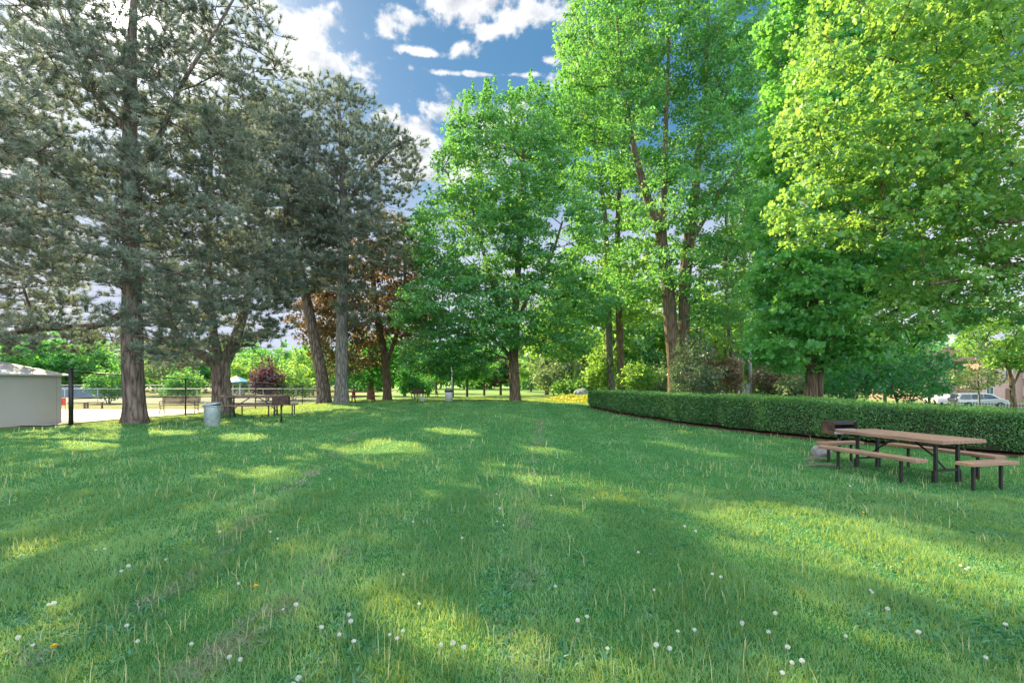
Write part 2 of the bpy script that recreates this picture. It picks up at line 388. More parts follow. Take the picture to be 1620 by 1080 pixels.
def sheet(name, f0, f1, y0, y1, m, lift=0.03, nx=24, ny=40):
    """a strip lying on the ground between x = f0(y) and x = f1(y)"""
    V = []; 
    for j in range(ny + 1):
        y = y0 + (y1 - y0) * j / ny
        for i in range(nx + 1):
            x = f0(y) + (f1(y) - f0(y)) * i / nx; V.append((x, y, g(x, y) + lift))
    lo = []
    for j in range(ny):
        for i in range(nx):
            a = j * (nx + 1) + i; lo += [a, a + 1, a + nx + 2, a + nx + 1]
    return tag(np_mesh(name, np.array(V), 4, m, loops=lo, smooth=True), kind='structure')
M_CONC = mat('pale concrete', (0.42, 0.38, 0.37), 0.9, scale=1.2, var=0.18, bump=0.004)
M_ASPH = mat('asphalt', (0.06, 0.06, 0.065), 0.9, scale=3, var=0.25)
M_MULCH = mat('red brown mulch', (0.05, 0.022, 0.014), 1.0, scale=22, col2=(0.17, 0.075, 0.045), bump=0.02)
sheet('path', lambda y: -70, lambda y: fence_x(y) - 0.35 - 0.8 * max(0, y - 26) * 0.2, 16.0, 32.0, M_CONC)
sheet('tennis_court', lambda y: -75, lambda y: -22 - 0.16 * (y - 45), 46.5, 66, mat('court paint', (0.07, 0.10, 0.09), 0.9, scale=1.5), nx=20, ny=12)
sheet('driveway', lambda y: 38, lambda y: 110, 50, 69, M_ASPH, 0.03, 30, 10)
sheet('mulch_bed', lambda y: float(hedge_x(y)) - 0.16, lambda y: float(hedge_x(y)) + 1.7, 7.0, 26.9, M_MULCH, 0.025, 4, 60)

# ------------------------------------------------------------------ grass
def stripes(x, y):
    """mowing rows run away from the camera and drift left; 0..1"""
    u = x - 0.02 * y + 0.25 * np.sin(y * 0.23)
    return 0.5 + 0.5 * np.sin(u * 2 * math.pi / 1.9)
STREAKS = [([2.0, 2.6, 3.1, 4.2, 5.7, 8, 11, 15], [-2.8, -2.75, -2.5, -2.6, -3.0, -3.4, -3.95, -4.8], 0.11),
           ([2.0, 3.3, 4.3, 6.1, 9, 13, 20], [0.05, 0.10, 0.12, 0.17, 0.38, 0.70, 1.2], 0.09),
           ([2.0, 2.5, 3.2, 4.5], [-1.5, -1.72, -1.6, -1.5], 0.10), ([9.4, 10.0, 10.7], [6.2, 6.5, 6.9], 0.25)]
def blades(x, y, h, w, lean, tint, name, m, seg=2):
    n = len(x); z = gz(x, y) - 0.004
    th = rng.uniform(0, 2 * np.pi, n); dx = np.cos(th); dy = np.sin(th)
    ph = rng.uniform(0, 2 * np.pi, n); lx = np.cos(ph) * lean * h; ly = np.sin(ph) * lean * h
    rows = []
    prof = [(0, 1.0), (0.5, 0.85), (1.0, 0.15)] if seg == 2 else [(0, 1.0), (1.0, 0.25)]
    for t, k in prof:
        cx = x + lx * t * t; cy = y + ly * t * t; cz = z + h * (t - 0.35 * lean * t * t)
        rows += [np.stack([cx - dx * w * k / 2, cy - dy * w * k / 2, cz], -1), np.stack([cx + dx * w * k / 2, cy + dy * w * k / 2, cz], -1)]
    V = np.stack(rows, 1); k = V.shape[1]; base = (np.arange(n) * k)[:, None]
    q = [0, 1, 3, 2] + ([2, 3, 5, 4] if seg == 2 else [])
    lo = (base + np.array(q)[None]).ravel()
    tt = np.repeat(tint, len(q) // 4)
    return V.reshape(-1, 3), lo, tt
def merge(parts, name, m, kind='stuff'):
    Vs = []; Ls = []; Ts = []; n = 0
    for V, lo, t in parts: Vs.append(V); Ls.append(lo + n); Ts.append(t); n += len(V)
    return np_mesh(name, np.concatenate(Vs), 4, m, tint=np.concatenate(Ts), loops=np.concatenate(Ls))
def scatter(n, d0, d1, p, wide=1.22):
    """places in a wedge in front of the camera, thinning with distance"""
    u = rng.uniform(0, 1, n); D = (d0 ** p + u * (d1 ** p - d0 ** p)) ** (1 / p)
    return rng.uniform(-1, 1, n) * wide * D, D
def keep_lawn(x, y):
    k = (x > fence_x(y) + 0.05) & ((x < hedge_x(y) - 0.12) | (y > 27.5) | (y < 6)) & ~((x < -16.3) & (y < 18))
    return k
M_WEED = leaf_mat('weed leaf', (0.012, 0.13, 0.055), (0.07, 0.27, 0.11), (0.2, 0.42, 0.08), 0.35, gloss=0.05)
def make_grass():
    parts = []
    for (n, a, b_, seg) in ((int(230000 * GR), 1.7, 7, 2), (int(380000 * GR), 7, 46, 1)):
        x, y = scatter(n, a, b_, 0.75)
        k = keep_lawn(x, y) & ((fbm(x * 5, y * 5, 77) * 0.6 + 0.4 * fbm(x * 1.1, y * 1.1, 78) > 0.36) | (rng.uniform(0, 1, len(x)) < 0.45)); x = x[k]; y = y[k]; n = len(x)
        cl = fbm(x * 1.7, y * 1.7, 3); cf = fbm(x * 7, y * 7, 9); st = stripes(x, y)
        h = (0.022 + 0.036 * cf + 0.024 * (cl > 0.5) * cl) * rng.uniform(0.55, 1.35, n) * (1 + 0.25 * (cl > 0.6))
        w = np.maximum(0.0045, y * 0.0012) * rng.uniform(0.7, 1.4, n)
        ln = np.abs(((x - 0.02 * y + 0.25 * np.sin(y * 0.23)) / 1.05 + 0.5) % 1 - 0.5) < 0.10 * (0.4 + vn(x * 0.7, y * 0.25, 91)); h = np.where(ln, h * 0.6, h)
        wk = np.exp(-((x - 6.5) / 0.6) ** 2 - ((y - 10.0) / 0.7) ** 2) + 0.6 * np.exp(-((x - 7.2) / 0.7) ** 2 - ((y - 8.9) / 1.1) ** 2); h = h * (1 - 0.6 * np.minimum(wk, 1))
        thin = fbm(x * 0.8 + 40, y * 0.8, 21)
        tint = np.clip(0.10 + 0.42 * cl + 0.55 * (st - 0.5) * (0.25 + cl * 0.8) * 1.3 + rng.normal(0, 0.24, n) + 0.45 * ss(0.58, 0.78, thin) + np.where(ln, 0.32, 0) + 0.3 * wk, 0, 1)
        parts.append(blades(x, y, h, w, rng.uniform(0.1, 1.0, n), tint, '', None, seg))
    o = merge(parts, 'grass', M_GRASS); tag(o, 'short mown green grass covering the lawn', 'grass', kind='stuff')
    # broad weed leaves lying low in the turf
    x, y = scatter(int(60000 * GR), 1.7, 14, 0.6); k = keep_lawn(x, y) & (fbm(x * 2.2, y * 2.2, 31) > 0.55); x = x[k]; y = y[k]; n = len(x)
    o = merge([blades(x, y, rng.uniform(0.025, 0.06, n), rng.uniform(0.012, 0.026, n), rng.uniform(1.0, 2.2, n), rng.uniform(0, 1, n), '', None)], 'weeds', M_WEED)
    tag(o, 'dark broad leaved weeds spread low through the lawn', 'weeds', kind='stuff')
    # pale seed stalks standing above the mown turf, in loose drifts
    x, y = scatter(int(30000 * GR), 1.9, 24, 0.55); k = keep_lawn(x, y) & (fbm(x * 0.9 + 9, y * 0.9, 51) * 0.8 + 0.5 * vn(x * 3, y * 3, 5) > 0.66)
    x = x[k]; y = y[k]; n = len(x)
    keep = rng.uniform(0, 1, n) < np.where(y < 5, 0.34, np.where(y < 10, 0.4, 0.22)); x = x[keep]; y = y[keep]; n = len(x)
    o = merge([blades(x, y, rng.uniform(0.06, 0.19, n), np.maximum(0.0040, y * 0.0012) * rng.uniform(0.8, 1.2, n), rng.uniform(0.0, 0.45, n), np.clip(rng.normal(0.45, 0.3, n), 0, 1), '', None)], 'seed_stalks', M_STRAW)
    tag(o, 'pale dry grass stalks standing above the mown lawn', 'grass stalks', kind='stuff')
    # grey brown clippings left by the mower
    P_ = []
    for ys, xs, wd in STREAKS:
        n = int(6500 * GR * (wd / 0.1)); t = rng.uniform(0, 1, n) ** 1.5; y = ys[0] + t * (ys[-1] - ys[0]); x = np.interp(y, ys, xs) + rng.normal(0, wd, n) * 0.8
        k = fbm(x * 3.5, y * 3.5, 71) > 0.53; x = x[k]; y = y[k]; n = len(x)
        P_.append(blades(x, y, rng.uniform(0.02, 0.075, n), np.maximum(0.0035, y * 0.001), rng.uniform(0.6, 2.2, n), rng.uniform(0, 1, n), '', None))
    o = merge(P_, 'grass_clippings', M_CLIP); tag(o, 'grey brown dried mower clippings in thin rows on the lawn', 'clippings', kind='stuff')
make_grass()

def make_hedge():
    hp = np.array(HEDGE); seg = np.linalg.norm(np.diff(hp, axis=0), axis=1); cum = np.concatenate([[0], np.cumsum(seg)])
    T = cum[-1]; TH, H = 1.5, 1.10
    def fp(s): return np.interp(s, cum, hp[:, 0]), np.interp(s, cum, hp[:, 1])
    def nrm(s):
        x0, y0 = fp(np.clip(s - 0.4, 0, T)); x1, y1 = fp(np.clip(s + 0.4, 0, T)); dx, dy = x1 - x0, y1 - y0; l = np.hypot(dx, dy); return -dy / l, dx / l   # towards the back
    root = thing('hedge', 'long low clipped green hedge running behind the wooden picnic table', 'hedge', (hp[0][0], hp[0][1], g(*hp[0])))
    rx, ry, rz_ = root.location
    # woody core
    V = []; ns = 90; prof = [(0.14, 0.10), (0.10, 0.5), (0.14, 0.92), (0.3, 1.0), (1.2, 1.0), (1.36, 0.92), (1.4, 0.5), (1.36, 0.1)]
    for i in range(ns + 1):
        s = 0.12 + (T - 0.12) * i / ns; x, y = fp(s); nx_, ny_ = nrm(s)
        for o_, z in prof:
            j = (random.random() - 0.5) * 0.06; zz = 0
            V.append((x - nx_ * -(o_ + j) - rx, y + ny_ * (o_ + j) - ry, (g(x, y) + z * 1.0 if z < 0.9 else htop(y) - 0.10 - (1 - z)) - rz_))
    k = len(prof); lo = []
    for i in range(ns):
        for j in range(k - 1): a = i * k + j; lo += [a, a + k, a + k + 1, a + 1]
    mb = MB(); mb.v = V; mb.f = [tuple(lo[i:i + 4]) for i in range(0, len(lo), 4)] + [tuple(range(k))]; mb.sm = [False] * len(mb.f)
    mb.build('branches', mat('hedge wood', (0.012, 0.018, 0.008), 1.0, scale=20, col2=(0.04, 0.05, 0.02)), root)
    # leaves: more of them on the far stretch per metre is not needed, sizes grow with distance instead
    n = int(170000 * LF); s = T * rng.uniform(0, 1, n) ** 1.0
    kind = rng.uniform(0, 1, n); x, y = fp(s); nx_, ny_ = nrm(s)
    bulge = 0.22 * (vn(s * 1.6, kind * 0 + 3, 4) - 0.5)
    zrel = rng.uniform(0.10, 1.0, n); top = kind > 0.60; end = kind > 0.97
    off = np.where(top, rng.uniform(0, TH, n), rng.exponential(0.05, n) + 0.02 * rng.normal(size=n)) + bulge
    gzv = gz(x, y)
    zz = np.where(top, htop(y) - 0.02 + 0.035 * rng.normal(size=n) - 0.05 * np.exp(-off / 0.1) + 0.09 * (vn(s * 2.3, off * 2, 8) - 0.5) + 0.05 * (rng.uniform(0, 1, n) > 0.98), gzv + zrel * (htop(y) - gzv))
    off = off + np.where(top, 0, 0.12 * ss(0.3, 0.0, zrel))
    s2 = np.where(end, 0.0, s); x = np.where(end, fp(s2)[0], x); y = np.where(end, fp(s2)[1] + rng.exponential(0.05, n) * -1 + 0.05, y)
    off = np.where(end, rng.uniform(0, TH, n), off); zz = np.where(end, gz(x, y) + zrel * (htop(y) - gz(x, y)), zz)
    pos = np.stack([x + nx_ * off - rx, y + ny_ * off - ry, zz - rz_], -1)
    nr = np.stack([-nx_, -ny_, np.zeros(n)], -1); nr[top] = (0, 0, 1); nr = unit(nr + 0.9 * rng.normal(size=(n, 3)))
    sz = np.maximum(0.038, y * 0.0030) * rng.uniform(0.7, 1.35, n)
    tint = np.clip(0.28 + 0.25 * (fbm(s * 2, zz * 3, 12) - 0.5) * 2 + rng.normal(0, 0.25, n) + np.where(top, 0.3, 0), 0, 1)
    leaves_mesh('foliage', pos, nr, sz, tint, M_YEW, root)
def htop(y): return 1.10 - 0.17 * ss(14.5, 10.5, y)
# ------------------------------------------------------------------ leaves and trees
def hole_along(p, d, r, steps=44, s0=4, s1=56):
    d = np.array(d); return [(np.array(p) + d * s, (r, r, r)) for s in np.linspace(s0, s1, steps)]
sdn = np.array(sd)
def ray_holes(spots):
    out = []
    for (px, py, r) in spots:
        D = CH * F / (py - HZ); x = (px - 810) / F * D
        out += hole_along((x, D, g(x, D)), sdn, r)
    return out
LIT = ray_holes([(1260, 842, 0.55), (1340, 860, 0.7), (1430, 885, 0.75), (1520, 905, 0.75), (1600, 930, 0.7), (125, 985, 0.32), (90, 965, 0.2),
                 (385, 690, 0.8), (150, 705, 0.8), (200, 702, 0.6), (60, 690, 0.5), (430, 745, 0.6), (345, 745, 0.5), (620, 703, 0.9), (560, 712, 0.7), (500, 706, 0.6), (860, 712, 0.6), (890, 762, 0.4),
                 (1140, 715, 0.6), (1040, 700, 0.6), (710, 682, 0.9), (280, 685, 0.7), (470, 722, 0.5)])
DIAMOND = np.array([(0, -0.5, 0), (0.33, 0.0, 0.10), (0, 0.55, -0.03), (-0.33, 0.0, 0.10)])
LOBED = np.array([(0, -0.45, 0), (0.50, -0.18, 0.06), (0.20, 0.08, 0.02), (0.36, 0.46, 0.05), (0, 0.60, -0.06), (-0.36, 0.46, 0.05), (-0.20, 0.08, 0.02), (-0.50, -0.18, 0.06)])
def leaves_mesh(name, pos, nr, size, tint, m, parent, shape=None):
    shape = DIAMOND if shape is None else shape
    n = len(pos); t = rvec(n); a = unit(np.cross(nr, t)); b = np.cross(nr, a)
    k = len(shape)
    V = pos[:, None, :] + size[:, None, None] * (shape[None, :, 0:1] * a[:, None, :] + shape[None, :, 1:2] * b[:, None, :] + shape[None, :, 2:3] * nr[:, None, :])
    return np_mesh(name, V.reshape(-1, 3), k, m, parent, tint=tint)
def tufts_mesh(name, pos, ax, length, tint, m, parent, per=12, width=0.022, spread=0.75):
    """brushes of needles: thin triangles fanned round a shoot"""
    n = len(pos); N_ = n * per
    p = np.repeat(pos, per, 0); a = np.repeat(ax, per, 0); l = np.repeat(length, per) * rng.uniform(0.7, 1.15, N_)
    d = unit(a + spread * rvec(N_)); s = unit(np.cross(d, rvec(N_)))
    w = (width * rng.uniform(0.7, 1.3, N_))[:, None]; b0 = p + a * (rng.uniform(-0.35, 0.35, N_) * l)[:, None]
    V = np.stack([b0 - s * w / 2, b0 + s * w / 2, b0 + d * l[:, None]], 1).reshape(-1, 3)
    return np_mesh(name, V, 3, m, parent, tint=np.clip(np.repeat(tint, per) + rng.normal(0, 0.12, N_), 0, 1))

def near_holes(holes, ells):
    c = np.array([e[0] for e in ells]); r = np.array([e[1] for e in ells]); lo = (c - r).min(0) - 1.5; hi = (c + r).max(0) + 1.5
    hs = [h for h in holes if all(lo[i] < h[0][i] < hi[i] for i in range(3))]
    return (np.array([h[0] for h in hs]), np.array([h[1] for h in hs])) if hs else (np.zeros((0, 3)), np.zeros((0, 3)))
def ell_points(ells, n, mind, holes=(), shell=0.55, gap=0.0, seed=0, lay=1.0):
    """points spread through a union of ellipsoids: (centre, radii)"""
    vol = np.array([r[0] * r[1] * r[2] for c, r in ells]) ** 0.75; vol = vol / vol.sum()
    out = np.zeros((0, 3)); tries = 0
    hc, hr = near_holes(holes, ells)
    pts = []
    while len(pts) < n and tries < n * 14:
        tries += 1
        i = rng.choice(len(ells), p=vol); c, r = ells[i]
        d = rng.normal(size=3); d /= np.linalg.norm(d); rad = rng.uniform(0, 1) ** (1 / 3 * (1 - shell) + 0.02)
        q = np.array(c) + d * rad * np.array(r)
        if q[2] < g(q[0], q[1]) + 0.9: continue
        if gap and noise.noise(Vector((q[0], q[1], q[2] * lay)) * 0.42 + Vector((seed, 0, 0))) < -0.5 + gap: continue
        if len(hc) and ((((q - hc) / hr) ** 2).sum(1) < 1).any(): continue
        if len(out) and (((out - q) ** 2).sum(1).min() < mind * mind): continue
        out = np.vstack([out, q]); pts.append(q)
    return out
def stem_mesh(mb, pts, rad, n=14, ridge=0.06, flare=0.45, seed=0):
    """a trunk: smooth curve through pts, uneven round outline, root flare"""
    pts = [Vector(p) for p in pts]; P_ = []; R_ = []
    for i in range(len(pts) - 1):
        p0 = pts[max(i - 1, 0)]; p1 = pts[i]; p2 = pts[i + 1]; p3 = pts[min(i + 2, len(pts) - 1)]
        k = max(3, int((p2 - p1).length / 0.35))
        for j in range(k):
            t = j / k; P_.append(0.5 * ((2 * p1) + (p2 - p0) * t + (2 * p0 - 5 * p1 + 4 * p2 - p3) * t * t + (3 * p1 - p0 - 3 * p2 + p3) * t ** 3))
            R_.append(rad[i] * (1 - t) + rad[i + 1] * t)
    P_.append(pts[-1]); R_.append(rad[-1]); vs = []
    z0 = P_[0].z; ref = Vector((1, 0, 0))
    for i, p in enumerate(P_):
        d = (P_[min(i + 1, len(P_) - 1)] - P_[max(i - 1, 0)]).normalized(); a = (ref - d * ref.dot(d)).normalized(); b = d.cross(a)
        hgt = p.z - z0; fl = flare * math.exp(-max(hgt, 0) / (rad[0] * 0.9))
        for k in range(n):
            t = 2 * math.pi * k / n
            r = R_[i] * (1 + ridge * noise.noise(Vector((math.cos(t) * 1.7 + seed, math.sin(t) * 1.7, hgt * 0.5))) * 2 + fl * (0.7 + 0.6 * math.cos(t * 3 + seed) * 0.5))
            vs.append(p + (a * math.cos(t) + b * math.sin(t)) * r)
    fs = [(i * n + k, i * n + (k + 1) % n, (i + 1) * n + (k + 1) % n, (i + 1) * n + k) for i in range(len(P_) - 1) for k in range(n)]
    mb.add(vs, fs, True)
    return [np.array(p) for p in P_], R_
def grow(stems, att, up=0.35, flat=1.0, step=0.7, tip=0.010, rmax=0.5, wig=0.10):
    """join every foliage point to the nearest wood below it; returns limb chains with radii"""
    pos = []; par = []; fix = []
    for P_, R_ in stems:
        st = len(pos)
        for i in range(0, len(P_)):
            pos.append(P_[i]); par.append(len(pos) - 2 if i else -1); fix.append(R_[i])
    nst = len(pos); pos = np.array(pos); sp = pos.copy()
    d0 = np.array([np.sqrt(((sp - q) ** 2).sum(1).min()) for q in att]); order = np.argsort(d0)
    par = list(par); chains = []; cap = len(pos) + len(att) * 14; A = np.zeros((cap, 3)); A[:nst] = pos; cnt = nst
    sc = np.array([1, 1, flat]); path = np.zeros(cap)
    low = min(P_[0][2] for P_, R_ in stems) + 1.2
    for qi in order:
        q = att[qi]; dv = (A[:cnt] - q); hor = np.hypot(dv[:, 0], dv[:, 1])
        dist = np.sqrt(((dv * sc) ** 2).sum(1)); above = np.maximum(dv[:, 2] + up * hor, 0)
        cost = dist + 1.3 * above + 0.12 * path[:cnt] + (A[:cnt, 2] < low) * 3.0
        j = int(np.argmin(cost)); p = A[j]; L_ = np.linalg.norm(q - p)
        if L_ < 1e-3: continue
        k = max(1, int(L_ / step)); ctrl = p + (q - p) * 0.5 + np.array([0, 0, -0.10 * L_ if up > 0.2 else 0.03 * L_]) + rng.normal(0, 0.05 * L_, 3)
        ch = [j]; last = j
        for i in range(1, k + 1):
            t = i / k; c = (1 - t) ** 2 * p + 2 * t * (1 - t) * ctrl + t * t * q
            if i < k: c = c + rng.normal(0, wig * min(step, L_) * 0.5, 3)
            if cnt >= cap: break
            A[cnt] = c; par.append(last); path[cnt] = path[last] + L_ / k; last = cnt; ch.append(cnt); cnt += 1
        chains.append(ch)
    load = np.zeros(cnt); 
    kids = np.zeros(cnt, int)
    for i in range(nst, cnt): kids[par[i]] += 1
    for i in range(cnt - 1, nst - 1, -1):
        if kids[i] == 0: load[i] += 1
        load[par[i]] += load[i]
    r = tip * (load ** 0.44)
    res = []
    for ch in chains:
        pts = [A[i] for i in ch]; base = fix[ch[0]] * rmax if ch[0] < nst else r[ch[0]]
        rr = [min(r[i], base) for i in ch[1:]]; rr = [min(base, rr[0] * 1.12)] + rr
        res.append((pts, rr))
    return res
def limbs_mesh(chains, name, m, parent, org):
    mb = MB()
    for pts, rr in chains:
        n = 7 if rr[0] > 0.06 else (5 if rr[0] > 0.025 else 3)
        mb.tube([Vector(p) - org for p in pts], rr, n, cap=False)
    return mb.build(name, m, parent)
def tree(name, label, cat, base, stems, ells, n, leafm, barkm, style='maple', mind=0.7, per=60, size=0.2, rad=0.75, flat=0.38,
         up=0.35, aflat=1.0, holes=(), gap=0.12, group=None, shape=None, patchy=0.0, tip=0.010, spike=0.35, tw=0.022, seed=0, flare=0.45, tb=0.35, shell=0.55, extra=None, droop=0.0):
    """stems: [[(point, radius), ...], ...] in world places; the crown grows from them"""
    org = Vector(base); root = thing(name, label, cat, base, group=group)
    mb = MB(); st = []
    for i, s in enumerate(stems):
        P_, R_ = stem_mesh(mb, [Vector(p) for p, r in s], [r for p, r in s], seed=seed + i * 7, flare=flare if i == 0 else flare * 0.6)
        st.append((P_, R_))
    mb.v = [tuple(Vector(v) - org) for v in mb.v]
    mb.build('trunk', barkm, root)
    n = int(n * LF)
    holes = list(holes) + LIT
    att = ell_points(ells, n, mind, holes, gap=gap, seed=seed, shell=shell, lay=2.6 if style == 'pine' else 1.3)
    if extra is not None: att = np.vstack([att, extra])
    ch = grow(st, att, up=up, flat=aflat, tip=tip * (1.35 if style == 'maple' else 1.1))
    print('crown', label[:40], len(att)); limbs_mesh(ch, 'branches', barkm, root, org)
    zs = att[:, 2]; zt = np.percentile(zs, 88)
    n = len(att); k = per; N_ = n * k
    ctr = np.repeat(att, k, 0); top = np.repeat(zs > zt, k) & (rng.uniform(0, 1, N_) < 0.8) & np.repeat(rng.uniform(0, 1, n) < 0.55, k)
    d = rvec(N_) * (rng.uniform(0, 1, N_) ** 0.42)[:, None]
    rr = np.repeat(rad * rng.uniform(0.65, 1.3, n), k)
    off = d * rr[:, None]; off[:, 2] *= flat
    if style == 'pine':                     # needle brushes sit along short side twigs
        tk = max(2, k // 5); td = rvec(n * tk); td[:, 2] = np.abs(td[:, 2]) * flat * 1.0 - 0.05; td = unit(td)
        tl = np.repeat(rad * rng.uniform(0.7, 1.3, n), tk) * rng.uniform(0.6, 1.2, n * tk)
        ti = (np.repeat(np.arange(n), k) * tk + rng.integers(0, tk, N_)); f = rng.uniform(0.3, 1.0, N_) ** 0.7
        off = td[ti] * (tl[ti] * f)[:, None]; off[:, 2] += 0.06 * f + 0.03 * rng.normal(size=N_)
        ce = np.repeat(att, tk, 0) - np.array(org); e2 = ce + td * tl[:, None]; sd_ = unit(np.cross(td, rvec(n * tk))) * 0.011
        np_mesh('twigs', np.stack([ce - sd_, ce + sd_, e2 + sd_ * 0.4, e2 - sd_ * 0.4], 1).reshape(-1, 3), 4, barkm, root)
    sp = np.stack([off[:, 0] * spike, off[:, 1] * spike, rng.uniform(-0.2, 1.0, N_) * rr * 1.7], -1)
    sp[:, :2] *= (1.2 - np.clip(sp[:, 2:3] / (rr[:, None] * 1.7), 0, 1))
    if style != 'pine': off = np.where(top[:, None], sp, off)
    if droop: off[:, 2] -= droop * (off[:, 0] ** 2 + off[:, 1] ** 2) / np.maximum(rr, 0.1)
    pos = ctr + off; low = gz(pos[:, 0], pos[:, 1]) + 0.25; ok = pos[:, 2] > low
    for hc, hr in zip(*near_holes(holes, ells)):
        ok &= ((((pos - hc) / (hr * 0.85)) ** 2).sum(1) > 1)
    pos = pos[ok]; off = off[ok]; N_ = len(pos); cl = np.repeat(rng.normal(0, 0.27, n), k)[ok]
    tb_ = tb + cl + rng.normal(0, 0.15, N_)
    if patchy:
        pn = np.array([noise.noise(Vector(p) * 0.33 + Vector((seed, 3, 0))) for p in att]); tb_ = tb_ + np.repeat(pn * patchy, k)[ok]
    tint = np.clip(tb_, 0, 1)
    sz = size * rng.uniform(0.5, 1.45, N_)
    loc = pos - np.array(org)
    if style == 'pine':
        ax = unit(unit(off + 1e-6) * 0.8 + np.array([0, 0, 0.6]) + 0.3 * rvec(N_))
        tufts_mesh('crown', loc, ax, sz, tint, leafm, root, per=13, width=tw, spread=0.95)
    else:
        nr = unit(np.array([0, 0, 0.55]) + 0.35 * off / np.maximum(rad, .1) + 0.75 * rvec(N_))
        leaves_mesh('crown', loc, nr, sz, tint, leafm, root, shape)
    return root
def E_(px, py, D, rx, ry, rz=None):
    """an ellipsoid seen at (px,py) with half sizes rx, ry in photo pixels at distance D and half depth rz metres"""
    c = P(px, py, D); k = D / F; return (tuple(c), (rx * k, rz if rz else rx * k, ry * k))
def st(D, *a):
    """stem points from (px, py, width in px) at distance D (or own distance as 4th)"""
    out = []
    for t in a:
        d = t[3] if len(t) > 3 else D; out.append((P(t[0], t[1], d), t[2] / 2 * d / F))
    return out
def foot(px, D, sink=0.12):
    x, y, z = W(px, D); return (x, y, z)
def grounded(stem, px, D, w, sink=0.15):
    x, y, z = W(px, D); return [(Vector((x, y, z - sink)), w / 2 * D / F)] + stem

make_hedge()
SUNH = [(tuple(P(195, 26, d)), (22 * d / F, 1.5, 24 * d / F)) for d in (13, 15, 17, 19, 21, 24)]

# ---- the pines on the left
tree('pine_tree', 'huge pine with thick furrowed trunk nearest the white shed', 'tree', foot(212, 17.8),
     [grounded(st(17.8, (212, 640, 31), (209, 560, 29), (208, 470, 26), (207, 380, 23), (206, 280, 23), (206, 180, 18), (208, 90, 14), (212, 0, 9), (214, -90, 4)), 212, 17.8, 35),
      st(17.8, (207, 385, 12), (150, 320, 11, 17.4), (90, 260, 9, 17.0), (20, 215, 7, 16.6), (-60, 170, 4, 16.2)),
      st(17.8, (208, 490, 10), (150, 515, 9, 17.2), (60, 520, 8, 16.6), (-40, 540, 5, 16)),
      st(17.8, (206, 300, 10), (250, 220, 8, 17.5), (290, 130, 6, 17.3), (340, 50, 4, 17), (380, -20, 3, 16.8)),
      st(17.8, (207, 210, 9), (150, 150, 7, 17.6), (110, 60, 5, 17.3), (80, -30, 3, 17.2))],
     [E_(200, 380, 17.8, 190, 95, 4.5), E_(130, 300, 17.6, 170, 60, 4.5), E_(190, 230, 17.8, 190, 110, 4.3), E_(60, 110, 17.4, 120, 110, 4), E_(290, 130, 17.6, 110, 130, 4),
      E_(200, 0, 17.8, 170, 100, 3.5), E_(200, -100, 17.8, 110, 90, 3), E_(60, 505, 17.2, 160, 45, 3), E_(300, 450, 17.6, 80, 60, 3), E_(50, 420, 17, 130, 50, 3), E_(270, 520, 17.2, 70, 45, 2.4), E_(210, 440, 16.2, 70, 90, 1.6), E_(60, 540, 17, 110, 28, 2.5), E_(270, 560, 17.0, 50, 25, 1.8), E_(380, 60, 18, 45, 90, 2.5), E_(212, 250, 16, 60, 130, 1.2), E_(212, 60, 16.2, 50, 100, 1.2)],
     1250, M_PINE, M_PINEBARK, style='pine', mind=0.50, per=31, size=0.17, rad=0.70, flat=0.30, up=0.0, aflat=2.2, holes=SUNH + [E_(80, 178, 17.6, 45, 22, 8), E_(60, 205, 17.6, 30, 14, 8)],
     gap=0.42, tip=0.011, spike=0.8, tw=0.020, seed=3, tb=0.42, patchy=0.35)
tree('pine_tree', 'low forked pine behind the metal trash can', 'tree', foot(352, 25.0),
     [grounded(st(25, (351, 630, 28), (350, 600, 26), (350, 578, 27), (362, 560, 18), (378, 520, 14), (392, 470, 11), (402, 410, 8)), 352, 25, 30),
      st(25, (348, 582, 17), (325, 563, 15), (300, 550, 12), (275, 520, 9), (250, 470, 6)),
      st(25, (350, 580, 16), (340, 540, 12), (333, 480, 11), (330, 400, 9), (332, 300, 7), (335, 220, 5))],
     [E_(345, 490, 25, 105, 70, 4), E_(400, 430, 25.5, 70, 60, 3.5), E_(320, 400, 25, 85, 80, 3.5), E_(345, 280, 25.5, 80, 100, 3.5), E_(378, 232, 25.5, 42, 40, 3), E_(300, 560, 24.5, 60, 25, 2.5)],
     680, M_PINE, M_PINEBARK, style='pine', mind=0.55, per=28, size=0.20, rad=0.75, flat=0.34, up=0.05, aflat=1.8, gap=0.40, tip=0.011, spike=0.8, tw=0.026, seed=9, tb=0.34, patchy=0.3)
tree('pine_tree', 'tall grey pine with a broad top, right of the leaning pine', 'tree', foot(541, 33),
     [grounded(st(33, (540, 600, 20), (541, 520, 18), (543, 440, 16), (545, 360, 14), (543, 290, 11), (540, 220, 8), (533, 150, 4)), 541, 33, 23),
      st(33, (543, 330, 7), (580, 280, 6), (620, 235, 5), (655, 220, 3)), st(33, (543, 300, 7), (510, 250, 6), (470, 200, 4), (440, 170, 3))],
     [E_(515, 225, 33, 95, 88, 4.2), E_(600, 265, 33, 65, 50, 3.5), E_(480, 320, 33, 100, 75, 4), E_(560, 350, 33, 80, 50, 3.5), E_(630, 240, 33, 35, 25, 2), E_(500, 415, 33, 70, 45, 3), E_(600, 400, 32.5, 55, 45, 2.5), E_(570, 480, 33, 45, 40, 2)],
     760, M_PINE, M_GREYBARK, style='pine', mind=0.60, per=26, size=0.24, rad=0.82, flat=0.42, up=0.15, aflat=1.5, gap=0.42, tip=0.012, spike=0.7, tw=0.032, seed=21, tb=0.45, patchy=0.3)
